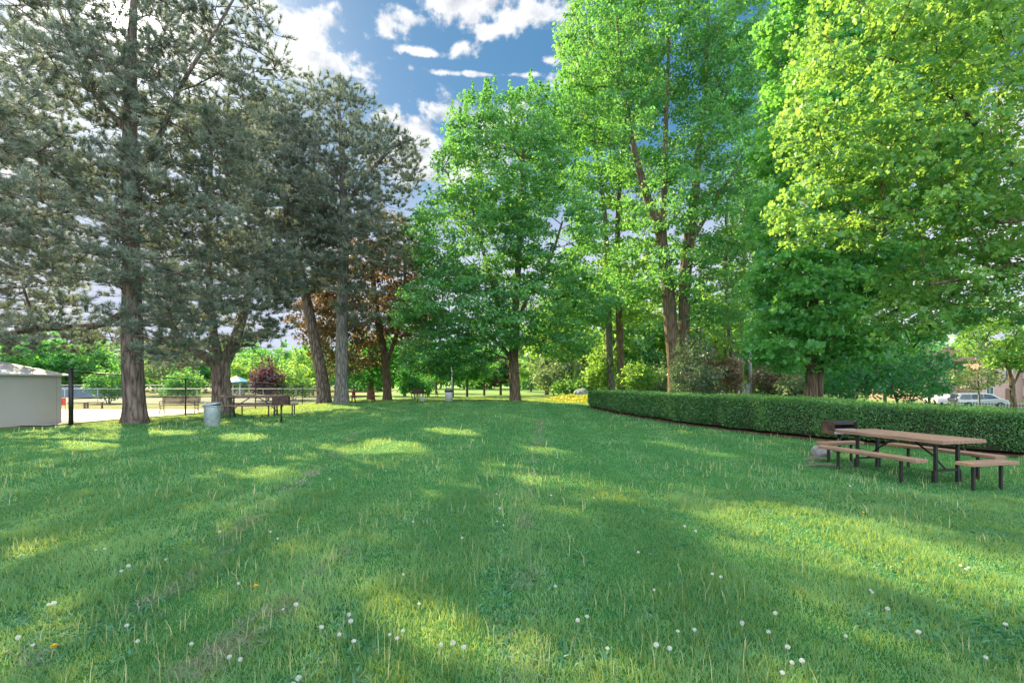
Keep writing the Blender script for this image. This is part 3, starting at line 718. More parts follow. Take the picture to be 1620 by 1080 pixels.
tree('pine_tree', 'leaning pine between the forked pine and the tall grey pine', 'tree', foot(515, 35),
     [grounded(st(35, (510, 600, 19), (500, 550, 17), (490, 500, 15), (478, 440, 13), (462, 380, 10), (448, 300, 8), (436, 230, 5)), 514, 35, 21)],
     [E_(440, 290, 35, 70, 80, 4), E_(450, 410, 35, 85, 60, 4), E_(428, 212, 35, 42, 42, 2.5), E_(462, 235, 34.5, 42, 45, 3), E_(470, 330, 35, 60, 50, 3)],
     620, M_PINE, M_PINEBARK, style='pine', mind=0.62, per=26, size=0.24, rad=0.85, flat=0.40, up=0.1, aflat=1.6, gap=0.2, tip=0.012, spike=0.7, tw=0.034, seed=33, tb=0.38, patchy=0.3)
tree('pine_tree', 'pine standing past the left edge, only its outer boughs in view', 'tree', (-27.5, 24.5, g(-27.5, 24.5)),
     [[(Vector((-27.5, 24.5, -0.4)), 0.4), (Vector((-27.4, 24.5, 6)), 0.32), (Vector((-27.5, 24.6, 12)), 0.22), (Vector((-27.5, 24.5, 19)), 0.05)]],
     [((-27.3, 24.5, 8), (4.5, 4.5, 3.5)), ((-27.3, 24.5, 13), (4.0, 4.0, 4)), ((-26.5, 25, 17), (3, 3, 3))],
     420, M_PINE, M_PINEBARK, style='pine', mind=0.6, per=24, size=0.22, rad=0.8, flat=0.34, up=0.0, aflat=1.9, gap=0.2, spike=0.8, tw=0.03, seed=77, tb=0.40, patchy=0.3)
# ---- copper maple
tree('copper_maple', 'copper leaved maple glowing orange behind the tall grey pine', 'tree', foot(613, 40),
     [grounded(st(40, (612, 600, 13), (608, 560, 12), (600, 520, 10), (592, 460, 8), (588, 400, 6)), 613, 40, 14), st(40, (611, 575, 8), (630, 520, 6), (640, 460, 5), (640, 400, 4))],
     [E_(590, 470, 40, 85, 75, 4.5), E_(610, 400, 40, 55, 60, 4), E_(545, 530, 39, 55, 65, 3.5), E_(640, 500, 41, 50, 60, 3.5), E_(500, 500, 41, 40, 50, 3)],
     420, M_COPPER, M_MAPLEBARK, mind=0.8, per=60, size=0.24, rad=0.9, flat=0.5, gap=0.14, patchy=0.5, seed=41, tb=0.40)
tree('shade_tree', 'small dark green tree behind the red picnic table', 'tree', foot(586, 46),
     [grounded(st(46, (586, 600, 10), (585, 570, 8), (584, 540, 6)), 586, 46, 11)], [E_(590, 575, 46, 50, 38, 3)], 90, M_MAPLE_DARK, M_MAPLEBARK, mind=0.7, per=60, size=0.26, rad=0.9, flat=0.5, gap=0.05, seed=5)
# ---- maples in the middle
tree('maple_tree', 'rounded green maple standing alone in the middle of the lawn', 'tree', foot(815, 33),
     [grounded(st(33, (814, 610, 16), (813, 575, 15), (813, 545, 16), (815, 500, 12), (818, 450, 10), (822, 380, 8), (826, 300, 6), (828, 230, 4)), 815, 33, 17),
      st(33, (812, 560, 9), (800, 520, 8), (785, 470, 6), (765, 400, 5), (745, 320, 3)), st(33, (815, 520, 7), (835, 470, 6), (870, 410, 4), (890, 350, 3)),
      st(33, (811, 570, 7), (790, 545, 6), (750, 515, 5), (700, 490, 3))],
     [E_(800, 270, 33, 110, 105, 4.6), E_(760, 210, 33, 55, 50, 3), E_(850, 200, 33, 62, 48, 3), E_(745, 380, 33, 100, 85, 4.5), E_(870, 380, 33, 80, 90, 4), E_(720, 490, 32.5, 80, 65, 4.2), E_(855, 490, 33, 85, 50, 4),
      E_(685, 545, 32, 50, 35, 2.6), E_(895, 540, 32, 45, 30, 2.5), E_(790, 520, 31, 80, 30, 2.5), E_(682, 572, 32, 45, 26, 2.4), E_(740, 555, 31.5, 45, 25, 2), E_(665, 500, 32.5, 42, 40, 2.6), E_(930, 480, 33, 45, 40, 2.6)],
     1250, M_MAPLE, M_MAPLEBARK, mind=0.56, per=70, size=0.20, rad=0.74, flat=0.42, gap=0.25, seed=51, tb=0.34, patchy=0.25)
tree('maple_tree', 'slim leaning maple, left of the close pair behind the hedge end', 'tree', foot(968, 45),
     [grounded(st(45, (966, 600, 12), (963, 520, 11), (961, 440, 9), (958, 360, 8), (950, 280, 6), (938, 200, 4)), 971, 45, 13)],
     [E_(925, 220, 45, 60, 90, 4.5), E_(950, 330, 45, 60, 70, 4), E_(930, 450, 45, 55, 60, 4)],
     300, M_MAPLE, M_GREYBARK, mind=0.85, per=60, size=0.27, rad=1.0, flat=0.42, gap=0.30, seed=61, tb=0.5)
tree('maple_tree', 'slim upright maple, right of the close pair behind the hedge end', 'tree', foot(983, 44),
     [grounded(st(44, (983, 600, 12), (980, 520, 11), (979, 440, 10), (977, 360, 8), (982, 280, 6), (992, 180, 4)), 984, 44, 13)],
     [E_(975, 130, 44, 75, 100, 5), E_(1010, 300, 44, 50, 60, 4), E_(1000, 450, 44, 60, 70, 4), E_(910, 80, 44, 30, 60, 3)],
     330, M_LIME, M_MAPLEBARK, mind=0.85, per=60, size=0.27, rad=1.0, flat=0.42, gap=0.28, seed=67, tb=0.35)
tree('maple_tree', 'towering double stemmed maple with thick brown stems behind the hedge', 'tree', foot(1072, 34),
     [grounded(st(34, (1068, 590, 23), (1062, 520, 21), (1055, 440, 18), (1042, 360, 15), (1020, 300, 12), (1000, 220, 8), (985, 120, 5), (975, 20, 3)), 1070, 34, 27),
      grounded(st(34.3, (1084, 590, 17), (1082, 520, 17), (1084, 440, 18), (1090, 380, 17), (1098, 320, 14), (1105, 250, 10), (1115, 150, 7), (1120, 30, 4)), 1084, 34.3, 20),
      st(34, (1052, 420, 10), (1050, 340, 9), (1052, 260, 8), (1055, 150, 6), (1060, 40, 4)), st(34, (1090, 390, 8), (1130, 320, 6), (1175, 250, 4))],
     [E_(960, 60, 34, 75, 130, 4.5), E_(1050, 40, 34, 110, 130, 5), E_(1140, 60, 34, 100, 130, 5), E_(1040, 220, 34, 120, 70, 4.5), E_(1150, 230, 34, 90, 90, 4.5), E_(930, 170, 34, 55, 60, 3.5),
      E_(1060, 320, 32.5, 80, 45, 3.5), E_(1075, 420, 32.5, 50, 30, 2), E_(1140, 370, 34, 80, 60, 4), E_(1130, 470, 34, 60, 45, 3.5), E_(1010, 430, 35, 50, 50, 3), E_(1050, -90, 34, 130, 80, 4.5)],
     1250, M_MAPLE, M_MAPLEBARK, mind=0.66, per=62, size=0.22, rad=0.80, flat=0.45, gap=0.40, seed=71, tb=0.42, patchy=0.45)
tree('slender_tree', 'thin pale trunked tree left of the light pole', 'tree', foot(1166, 37),
     [grounded(st(37, (1163, 600, 7), (1155, 540, 6), (1150, 480, 6), (1148, 400, 5), (1150, 320, 4)), 1167, 37, 8), grounded(st(37, (1150, 600, 4), (1147, 540, 3), (1146, 480, 3)), 1150, 37, 4)],
     [E_(1160, 420, 37, 50, 90, 3), E_(1155, 520, 37, 45, 40, 2.5)], 130, M_LIME, M_GREYBARK, mind=0.8, per=46, size=0.24, rad=0.8, flat=0.45, gap=0.3, seed=81, tb=0.25)
tree('slender_tree', 'thin brown trunked tree directly beside the light pole', 'tree', foot(1173, 40),
     [grounded(st(40, (1173, 600, 8), (1172, 540, 7), (1176, 460, 7), (1178, 380, 6), (1180, 300, 4)), 1173, 40, 9)],
     [E_(1200, 380, 40, 60, 110, 4), E_(1190, 500, 40, 50, 40, 3)], 170, M_MAPLE, M_GREYBARK, mind=0.85, per=46, size=0.25, rad=0.85, flat=0.45, gap=0.3, seed=85, tb=0.4)
tree('shade_tree', 'tall deep green tree far behind the double stemmed maple', 'tree', foot(1262, 52),
     [grounded(st(52, (1260, 560, 12), (1240, 460, 11), (1225, 380, 9), (1210, 280, 7), (1200, 160, 5)), 1264, 52, 14), st(52, (1235, 440, 8), (1270, 330, 6), (1290, 220, 4))],
     [E_(1220, 180, 52, 85, 150, 6), E_(1250, 330, 52, 80, 90, 6), E_(1300, 100, 52, 80, 120, 6), E_(1230, 20, 52, 80, 90, 5)],
     420, M_MAPLE_DARK, M_GREYBARK, mind=1.1, per=56, size=0.32, rad=1.2, flat=0.5, gap=0.24, seed=91, tb=0.45, patchy=0.3)
tree('maple_tree', 'broad bright green maple with a stout forked trunk behind the hedge', 'tree', foot(1286, 20.5),
     [grounded(st(20.5, (1284, 600, 18), (1282, 570, 17), (1286, 500, 15), (1290, 430, 13), (1296, 340, 10), (1300, 230, 8), (1305, 110, 5), (1310, 0, 3)), 1280, 20.5, 22),
      grounded(st(20.6, (1296, 600, 12), (1300, 570, 12), (1325, 490, 10), (1360, 400, 8), (1400, 300, 6), (1440, 180, 4)), 1295, 20.6, 14),
      st(20.5, (1300, 575, 8), (1370, 540, 6), (1430, 520, 4))],
     [E_(1300, 490, 20.5, 100, 70, 3), E_(1250, 430, 20, 60, 50, 2.2), E_(1400, 510, 20.5, 80, 50, 2.6), E_(1290, 340, 20.5, 95, 70, 3), E_(1300, 200, 20, 95, 110, 3), E_(1310, 60, 20, 95, 120, 3), E_(1420, 300, 20.5, 90, 120, 3),
      E_(1430, 120, 20.5, 100, 130, 3), E_(1370, -40, 20.5, 120, 60, 3), E_(1290, 555, 19.2, 85, 32, 1.6), E_(1400, 430, 20.5, 90, 50, 2.5), E_(1290, 470, 18.8, 70, 60, 1.6), E_(1230, 540, 19.4, 45, 35, 1.4), E_(1340, 550, 19.2, 60, 30, 1.5)],
     1400, M_BRIGHT, M_MAPLEBARK, mind=0.42, per=58, size=0.165, rad=0.52, flat=0.45, gap=0.22, shape=LOBED, seed=101, tb=0.50, patchy=0.5, droop=0.3)
tree('maple_tree', 'yellow green maple reaching in overhead from the right side', 'tree', (15.6, 12.6, g(15.6, 12.6)),
     [[(Vector((15.6, 12.6, -0.2)), 0.34), (Vector((15.5, 12.6, 2.0)), 0.29), (Vector((15.4, 12.7, 5.0)), 0.24), (Vector((15.3, 12.9, 9.0)), 0.16), (Vector((15.2, 13, 13)), 0.07)],
      [(Vector((15.5, 12.6, 2.2)), 0.14), (P(1680, 430, 12.8), 0.10), (P(1600, 420, 12.8), 0.075), (P(1530, 440, 12.8), 0.05), (P(1470, 450, 12.6), 0.03)],
      [(Vector((15.4, 12.7, 4.0)), 0.15), (P(1640, 300, 12.8), 0.10), (P(1560, 215, 12.8), 0.07), (P(1480, 130, 12.6), 0.045), (P(1400, 90, 12.6), 0.03)],
      [(Vector((15.4, 12.7, 3.4)), 0.12), (P(1660, 360, 13), 0.09), (P(1560, 350, 13), 0.06), (P(1440, 330, 13), 0.035)]],
     [E_(1500, 150, 12.8, 150, 150, 2.6), E_(1420, 60, 12.8, 150, 120, 2.6), E_(1580, 330, 12.8, 110, 80, 2.2), E_(1400, 290, 12.8, 90, 90, 2), E_(1330, 180, 12.8, 80, 110, 2), E_(1560, 0, 12.8, 140, 90, 2.5),
      E_(1660, 200, 12.8, 130, 240, 3), E_(1590, 460, 13, 70, 50, 1.6), E_(1290, 330, 13, 60, 50, 1.3), E_(1500, 430, 13.5, 90, 50, 1.8), E_(1440, 500, 14, 50, 40, 1.3)],
     900, M_LIME, M_MAPLEBARK, mind=0.36, per=60, size=0.108, rad=0.42, flat=0.42, gap=0.22, shape=LOBED, seed=111, tb=0.40, patchy=0.5, droop=0.5, tip=0.007)
tree('young_tree', 'young lime green tree with a slim brown trunk beside the van', 'tree', foot(1605, 32),
     [grounded(st(32, (1602, 620, 7), (1600, 600, 6), (1592, 575, 4), (1580, 550, 3)), 1607, 32, 8), st(32, (1601, 612, 4), (1612, 590, 3), (1620, 560, 2))],
     [E_(1590, 535, 32, 60, 45, 2.4), E_(1560, 500, 32, 40, 25, 1.8), E_(1620, 560, 32, 35, 30, 1.8)], 170, M_LIME, M_MAPLEBARK, mind=0.5, per=50, size=0.20, rad=0.6, flat=0.5, gap=0.12, seed=121, tb=0.55)
tree('sapling', 'thin sapling with sparse leaves in front of the van', 'sapling', foot(1550, 34),
     [grounded(st(34, (1549, 625, 2.5), (1547, 600, 2.2), (1550, 575, 1.5)), 1551, 34, 3)], [E_(1545, 598, 34, 32, 20, 1.4)], 45, M_PALE, M_GREYBARK, mind=0.35, per=22, size=0.18, rad=0.5, flat=0.5, gap=0.0, seed=131, tb=0.2)

# ---- shrubs behind the hedge
def shrub(name, label, px, py, D, rx, ry, m, n=60, per=60, size=0.18, seed=0, rad=0.6, tb=0.35, patchy=0.3, group=None, cat='shrub'):
    x, y, z = W(px, D); k = D / F; top = P(px, py - ry, D).z
    stems = []
    for i in range(4):
        a = i * 1.7 + seed; q = Vector((x + math.cos(a) * rx * k * 0.5, y + math.sin(a) * rx * k * 0.4, (z + top) * 0.5))
        stems.append([(Vector((x + math.cos(a) * 0.1, y + math.sin(a) * 0.1, z - 0.1)), 0.05), (q.lerp(Vector((x, y, z)), 0.5), 0.04), (q, 0.025)])
    cz = P(px, py, D)
    return tree(name, label, cat, (x, y, z), stems, [(tuple(cz), (rx * k, rx * k * 0.8, ry * k)), ((cz.x, cz.y, max(z + 0.8, cz.z - ry * k * 0.5)), (rx * k * 0.9, rx * k * 0.7, ry * k * 0.7))], n, m, M_GREYBARK,
                mind=0.25 * rad / 0.6, per=per, size=size, rad=rad, flat=0.7, gap=0.02, seed=seed, tb=tb, patchy=patchy, flare=0.0, shell=0.6, group=group)
SH = [('grey green open shrub leaning on the double stemmed maple', 1100, 580, 31, 38, 45, M_SHRUB, 70), ('rusty pink shrub between the big maple and the slender trees', 1130, 590, 36, 40, 32, M_RUST, 70),
      ('mottled pink shrub between the light pole and the forked maple', 1225, 590, 33, 35, 32, M_RUST, 70), ('dark evergreen shrub right of the forked maple', 1340, 590, 27, 60, 35, M_MAPLE_DARK, 90),
      ('largest dark evergreen shrub, left of the parked van', 1430, 575, 28, 70, 48, M_MAPLE_DARK, 130), ('pale flowering shrub under the forked maple', 1260, 610, 30, 30, 14, M_PALE, 40),
      ('pale feathery shrub behind the middle of the hedge', 1040, 600, 48, 40, 22, M_PALE, 60), ('bright yellow green shrub left of the big maple stems', 1010, 598, 42, 25, 20, M_LIME, 45),
      ('olive many stemmed shrub beside the slim leaning maple', 950, 580, 46, 28, 36, M_LIME, 60), ('dark clipped shrub behind the pale boulder', 905, 616, 46, 32, 9, M_YEW, 50),
      ('pale leaved little tree right of the middle maple', 880, 588, 55, 38, 26, M_PALE, 70), ('red leaved shrub beyond the left fence', 423, 603, 56, 20, 22, M_PURPLE, 45),
      ('green shrub beyond the fence, behind the large pine', 290, 610, 52, 28, 20, M_MAPLE, 45), ('green shrub beyond the fence, left of the big pine trunk', 172, 605, 48, 26, 18, M_MAPLE, 45),
      ('lime shrub beyond the fence, right of the red shrub', 465, 602, 58, 28, 22, M_LIME, 50), ('dark green shrub low beside the leaning pine', 655, 600, 50, 26, 26, M_MAPLE_DARK, 50)]
for i, (lb, px, py, D, rx, ry, m, n) in enumerate(SH):
    shrub('shrub', lb, px, py, D, rx, ry, m, n=n, size=max(0.13, D * 0.0056), rad=max(0.5, D * 0.018), seed=200 + i * 3, per=48)

# ---- trees far behind, each with its own trunk and crown
def far_proto(m, hgt, wid, seed, n=70, size=0.42, bark=None):
    ells = [((0, 0, hgt * 0.62), (wid * 0.5, wid * 0.5, hgt * 0.36)), ((wid * 0.22, 0, hgt * 0.45), (wid * 0.35, wid * 0.35, hgt * 0.22)), ((-wid * 0.24, 0, hgt * 0.5), (wid * 0.33, wid * 0.33, hgt * 0.22))]
    global gz
    keep = gz; gz = lambda x, y: np.zeros(np.shape(x))
    t = tree('background_tree', 'x', 'tree', (0, 0, 0), [[(Vector((0, 0, -0.6)), 0.24), (Vector((0, 0, hgt * 0.3)), 0.2), (Vector((0.1, 0, hgt * 0.6)), 0.12), (Vector((0, 0, hgt * 0.9)), 0.04)]],
             ells, n, m, bark or M_MAPLEBARK, mind=wid * 0.075, per=60, size=size, rad=wid * 0.13, flat=0.55, gap=0.06, seed=seed, tb=0.4, patchy=0.4)
    gz = keep; return t
protos = {'lime': far_proto(M_LIME, 9, 8, 301), 'green': far_proto(M_MAPLE, 11, 9, 311), 'dark': far_proto(M_MAPLE_DARK, 11, 9.5, 321), 'pale': far_proto(M_PALE, 10, 10, 331), 'purple': far_proto(M_PURPLE, 7, 5, 341, n=50)}
FAR = [('dark', 30, 95, 1.2, 'dark tree beyond the courts, behind the shed roof'), ('dark', 105, 92, 1.25, 'large teal tree beyond the courts, right of the shed'), ('green', 160, 90, 1.1, 'green tree beyond the courts, left of the nearest pine trunk'),
       ('pale', 255, 84, 1.0, 'pale grey tree beyond the courts, right of the nearest pine trunk'), ('dark', 325, 100, 0.95, 'dark distant tree behind the park bench'), ('lime', 400, 92, 0.95, 'lime distant tree behind the blue roofed shelter'),
       ('green', 440, 98, 1.0, 'mid green distant tree above the red shrub'), ('lime', 495, 78, 0.9, 'lime distant tree seen through the leaning pine and the tall pine'), ('green', 560, 72, 0.9, 'green distant tree behind the copper maple'),
       ('green', 640, 66, 0.95, 'green tree behind the left side of the middle maple'), ('dark', 716, 62, 0.78, 'dark tree behind the thin lamp post'), ('green', 739, 64, 0.72, 'row tree with an upright trunk, just right of the lamp post'),
       ('lime', 690, 85, 0.9, 'sunny lime tree far behind the white bin'), ('dark', 766, 70, 0.72, 'twin trunk row tree left of the purple tree'), ('purple', 792, 72, 0.85, 'purple leaved tree just left of the middle maple trunk'),
       ('lime', 840, 95, 0.9, 'lime distant tree just right of the middle maple trunk'), ('pale', 770, 120, 1.1, 'pale distant tree closing the lawn in the centre'), ('green', 905, 88, 1.0, 'green distant tree above the dark clipped shrub'),
       ('lime', 955, 72, 0.9, 'lime distant tree behind the slim leaning maple'), ('green', 1020, 62, 1.0, 'green distant tree between the slim pair and the double stemmed maple'), ('pale', 1060, 90, 1.0, 'pale distant tree behind the double stemmed maple'),
       ('green', 1120, 66, 0.9, 'green distant tree right of the double stemmed maple'), ('lime', 1165, 75, 0.95, 'lime distant tree behind the slender trees'), ('green', 1215, 60, 0.85, 'green distant tree right of the light pole'),
       ('dark', 1330, 50, 0.8, 'dark tree behind the forked maple'), ('green', 1400, 56, 0.8, 'green tree in front of the brick house'), ('lime', 925, 60, 1.5, 'tall lime tree behind the slim leaning maple'), ('green', 1012, 70, 1.9, 'tall green tree behind the slim upright maple'), ('lime', 1112, 62, 1.7, 'tall lime tree behind the double stemmed maple'),
       ('green', 1190, 72, 1.9, 'tall green tree far behind the light pole'), ('pale', 865, 75, 1.5, 'tall pale tree to the right of the middle maple'), ('green', 1345, 60, 1.5, 'tall green tree behind the forked maple'),
       ('dark', 1470, 52, 0.62, 'dark small tree left of the van')]
used = set()
for kind, px, D, sc, lb in FAR:
    pr = protos[kind]
    o = pr if kind not in used else copy_tree(pr)
    used.add(kind); x, y, z = W(px, D); o.location = (x, y, z); o.rotation_euler = (0, 0, px * 0.37); o.scale = (sc, sc, sc * (0.92 + 0.16 * ((px * 7) % 10) / 10)); o['label'] = lb; o['group'] = 'trees far behind the lawn'

# ---- the far off wood that closes the park
def far_wood():
    root = None; pos = []; nr = []; tn = []; sz = []
    for i in range(150):
        a = math.radians(-62 + 124 * i / 149 + random.uniform(-0.4, 0.4)); R = random.uniform(118, 160) - 18 * abs(math.sin(a)); x, y = math.sin(a) * R * 1.25, math.cos(a) * R
        if a > math.radians(38): R *= 1.1
        h = random.uniform(7, 13); w = random.uniform(4, 7); n = 650; z = g(x, y)
        d = rvec(n) * (rng.uniform(0.3, 1, n) ** 0.5)[:, None]; d = d * (1 + 0.25 * np.sin(d[:, :1] * 5 + i))
        pos.append(np.stack([x + d[:, 0] * w, y + d[:, 1] * w * 0.7, z + h * 0.52 + d[:, 2] * h * 0.52], -1)); tn.append(np.clip(rng.normal(random.uniform(0.2, 0.8), 0.2, n), 0, 1)); sz.append(rng.uniform(0.7, 1.4, n))
    pos = np.concatenate(pos); pos[:, 2] = np.maximum(pos[:, 2], gz(pos[:, 0], pos[:, 1]))
    o = leaves_mesh('far_wood', pos, unit(np.array([0, -0.4, 0.6]) + 0.8 * rvec(len(pos))), np.concatenate(sz), np.concatenate(tn), M_MAPLE, None)
    tag(o, 'distant green wood closing the park along the horizon', 'wood', kind='stuff')
far_wood()
# ------------------------------------------------------------------ man made things
M_PLANK = mat('tan plank', (0.17, 0.105, 0.072), 0.75, scale=3, stretch=(0.7, 14, 14), col2=(0.38, 0.24, 0.16), bump=0.002)
M_PLANKD = mat('weathered brown plank', (0.12, 0.07, 0.055), 0.6, scale=3, stretch=(0.7, 14, 14), col2=(0.26, 0.17, 0.14), bump=0.002)
M_REDWOOD = mat('red brown stained wood', (0.14, 0.035, 0.025), 0.6, scale=4, stretch=(1, 9, 9), col2=(0.26, 0.08, 0.05))
M_BLACK = mat('black painted steel', (0.015, 0.014, 0.014), 0.45, scale=12, var=0.5, spec=0.5)
M_RUSTY = mat('rusty black steel', (0.016, 0.014, 0.014), 0.7, scale=9, col2=(0.09, 0.045, 0.035))
M_GALV = mat('galvanised steel', (0.28, 0.34, 0.36), 0.42, metal=0.55, scale=8, col2=(0.48, 0.53, 0.54), bump=0.001)
M_GREYPOLE = mat('grey painted pole', (0.42, 0.42, 0.43), 0.5, scale=4, var=0.15)
M_CONC2 = mat('weathered grey concrete', (0.16, 0.15, 0.15), 0.95, scale=7, col2=(0.34, 0.32, 0.32), bump=0.008)
M_WHITE = mat('white paint', (0.62, 0.62, 0.63), 0.5, scale=3, var=0.1)
M_ASH = mat('grey ash', (0.2, 0.19, 0.18), 1.0, scale=30, col2=(0.45, 0.43, 0.4))
M_GLASS = mat('dark window glass', (0.035, 0.05, 0.06), 0.08, scale=1.5, col2=(0.10, 0.13, 0.15), spec=0.8)

def picnic_table(label, loc, ang, top_m, H=0.76, L=2.0, Wd=0.98, group=None, sc=1.0):
    """long table, two long seats, a short seat across each end; local x is the long way"""
    root = thing('picnic_table', label, 'picnic table', loc, ang, group)
    def planks(name, cx, cy, z, lx, ly, n, th):
        m = MB()
        if lx >= ly:
            for i in range(n): m.box((cx, cy - ly / 2 + (i + 0.5) * ly / n, z - th / 2 + 0.001 * (i % 2)), (lx - 0.002 * (i % 3), ly / n - 0.003, th))
        else:
            for i in range(n): m.box((cx - lx / 2 + (i + 0.5) * lx / n, cy, z - th / 2 + 0.001 * (i % 2)), (lx / n - 0.003, ly - 0.002 * (i % 3), th))
        return m.build(name, top_m, root, bevel=0.006)
    planks('tabletop', 0, 0, H, L, Wd, 12, 0.062)
    SEAT = 0.46
    seats = [(0.02, -0.88, 1.88, 0.26), (0.02, 0.88, 1.88, 0.26), (-1.34, 0, 0.26, 1.0), (1.32, -0.02, 0.26, 1.0)]
    for cx, cy, lx, ly in seats: planks('seat', cx, cy, SEAT, lx, ly, 3, 0.055)
    for cx, cy, lx, ly in seats:
        for s in (-1, 1):
            px_, py_ = (cx + s * lx * 0.32, cy) if lx > ly else (cx, cy + s * ly * 0.30)
            m = MB(); m.box((px_, py_, (SEAT - 0.06) / 2 - 0.08), (0.042, 0.042, SEAT - 0.06 + 0.16))
            m.box((px_, py_, SEAT - 0.062), (0.20, 0.07, 0.012) if lx < ly else (0.07, 0.2, 0.012)); m.build('leg', M_BLACK, root, bevel=0.003)
    for s in (-1, 1):
        for t in (-1, 1):
            m = MB(); m.box((s * 0.72, t * 0.25, (H - 0.063) / 2 - 0.06), (0.048, 0.048, H - 0.063 + 0.12))
            m.box((s * 0.72, t * 0.25 + t * 0.042, 0.10), (0.06, 0.03, 0.22)); m.build('leg', M_BLACK, root, bevel=0.003)
        m = MB(); m.box((s * 0.72, 0, 0.21), (0.035, 0.44, 0.04)); m.box((s * 0.72, 0, H - 0.085), (0.05, 0.9, 0.04)); m.build('crossbar', M_BLACK, root)
        m = MB(); m.tube([(s * 0.70, 0, 0.225), (s * 0.52, 0, 0.42), (s * 0.14, 0, H - 0.075)], 0.017, 8); m.build('brace', M_BLACK, root)
    m = MB(); m.box((0, 0, H - 0.078), (L * 0.82, 0.05, 0.028)); m.build('rail', M_BLACK, root)
    root.scale = (sc, sc, sc)
    return root
picnic_table('tan plank picnic table with four separate seats beside the hedge', (7.18, 8.80, g(7.18, 8.80)), math.atan2(-0.975, 0.235), M_PLANK, sc=0.975)
picnic_table('dark weathered picnic table in front of the forked pine', (-11.75, 21.9, g(-11.75, 21.9)), math.atan2(0.30, 0.95), M_PLANKD, sc=1.24)

def a_frame_table(label, loc, ang, group=None):
    root = thing('picnic_table', label, 'picnic table', loc, ang, group)
    m = MB()
    for i in range(5): m.box((0, -0.3 + i * 0.15, 0.74), (2.0, 0.14, 0.045))
    m.build('tabletop', M_REDWOOD, root, bevel=0.004)
    for s in (-1, 1):
        m = MB()
        for i in range(2): m.box((0, s * (0.66 + i * 0.15), 0.44), (2.0, 0.14, 0.045))
        m.build('seat', M_REDWOOD, root, bevel=0.004)
    for s in (-1, 1):
        for t in (-1, 1):
            m = MB(); m.tube([(s * 0.68, t * 0.62, -0.05), (s * 0.68, t * 0.22, 0.715)], 0.045, 4); m.build('leg', M_REDWOOD, root)
        m = MB(); m.box((s * 0.63, 0, 0.395), (0.045, 1.62, 0.09)); m.build('crossbar', M_REDWOOD, root)
    return root
at = a_frame_table('red brown wooden picnic table right of the tall grey pine', (-10.45, 33.8, g(-10.45, 33.8)), 0.12, 'red wooden picnic tables')
a2 = copy_tree(at); x, y, z = W(683, 62); a2.location = (x, y, z); a2.rotation_euler = (0, 0, 0.4); a2['label'] = 'tiny distant picnic table beyond the crest of the lawn'

def grill(label, loc, ang, w=0.55, h=0.27, ph=0.62, d=0.38, group=None, hood=True):
    root = thing('barbecue_grill', label, 'grill', loc, ang, group)
    m = MB(); m.tube([(0, 0, -0.1), (0, 0, ph)], 0.034, 10); m.build('post', M_BLACK, root)
    m = MB(); t = 0.008; z0 = ph
    m.box((0, 0, z0 + t / 2), (w, d, t)); m.box((0, d / 2 - t / 2, z0 + h / 2 + t), (w, t, h)); 
    for s in (-1, 1): m.prism([(-d / 2, 0), (d / 2, 0), (d / 2, h), (-d / 6, h), (-d / 2, h * 0.45)], -t / 2, t / 2) if False else m.box((s * (w / 2 - t / 2), 0.0, z0 + h / 2 + t), (t, d - 2 * t, h))
    m.build('firebox', M_RUSTY, root, bevel=0.003)
    if hood:
        m = MB(); m.box((0, 0.04, z0 + h + 0.018), (w + 0.02, d - 0.06, 0.02)); m.box((0, -d / 2 + 0.07, z0 + h - 0.02), (w + 0.02, 0.014, 0.075)); m.build('hood', M_BLACK, root, bevel=0.003)
    else:
        m = MB(); m.box((0, -d / 2 + t / 2, z0 + h / 2 + t), (w, t, h)); m.build('front_panel', M_RUSTY, root, bevel=0.003)
    m = MB()
    for i in range(13): m.tube([(-w / 2 + 0.03 + i * (w - 0.06) / 12, -d / 2 + 0.01, z0 + h * 0.42), (-w / 2 + 0.03 + i * (w - 0.06) / 12, d / 2 - 0.02, z0 + h * 0.42)], 0.005, 5)
    m.build('grate', M_GALV, root)
    m = MB(); m.box((0, 0, z0 + 0.035), (w - 0.03, d - 0.04, 0.05)); m.build('ash_bed', M_ASH, root)
    m = MB()
    for s in (-1, 1): m.tube([(s * w * 0.5, -d * 0.3, z0 + h * 0.42), (s * (w * 0.5 + 0.07), -d * 0.3, z0 + h * 0.42)], 0.012, 6)
    m.build('handle', M_BLACK, root)
    return root
x, y, z = W(1328, 11.3); grill('black park grill with open front between the picnic table and the hedge', (x, y, z), 0.15, 0.60, 0.27, 0.44, group='park grills')
x, y, z = W(445, 18.2); grill('rusty box grill on a thin post right of the weathered picnic table', (x, y, z), 0.25, 0.56, 0.33, 0.68, hood=False, group='park grills')
x, y, z = W(661, 32); grill('distant dark grill on a post left of the middle maple', (x, y, z), -0.1, 0.70, 0.34, 0.55, hood=False, group='park grills')

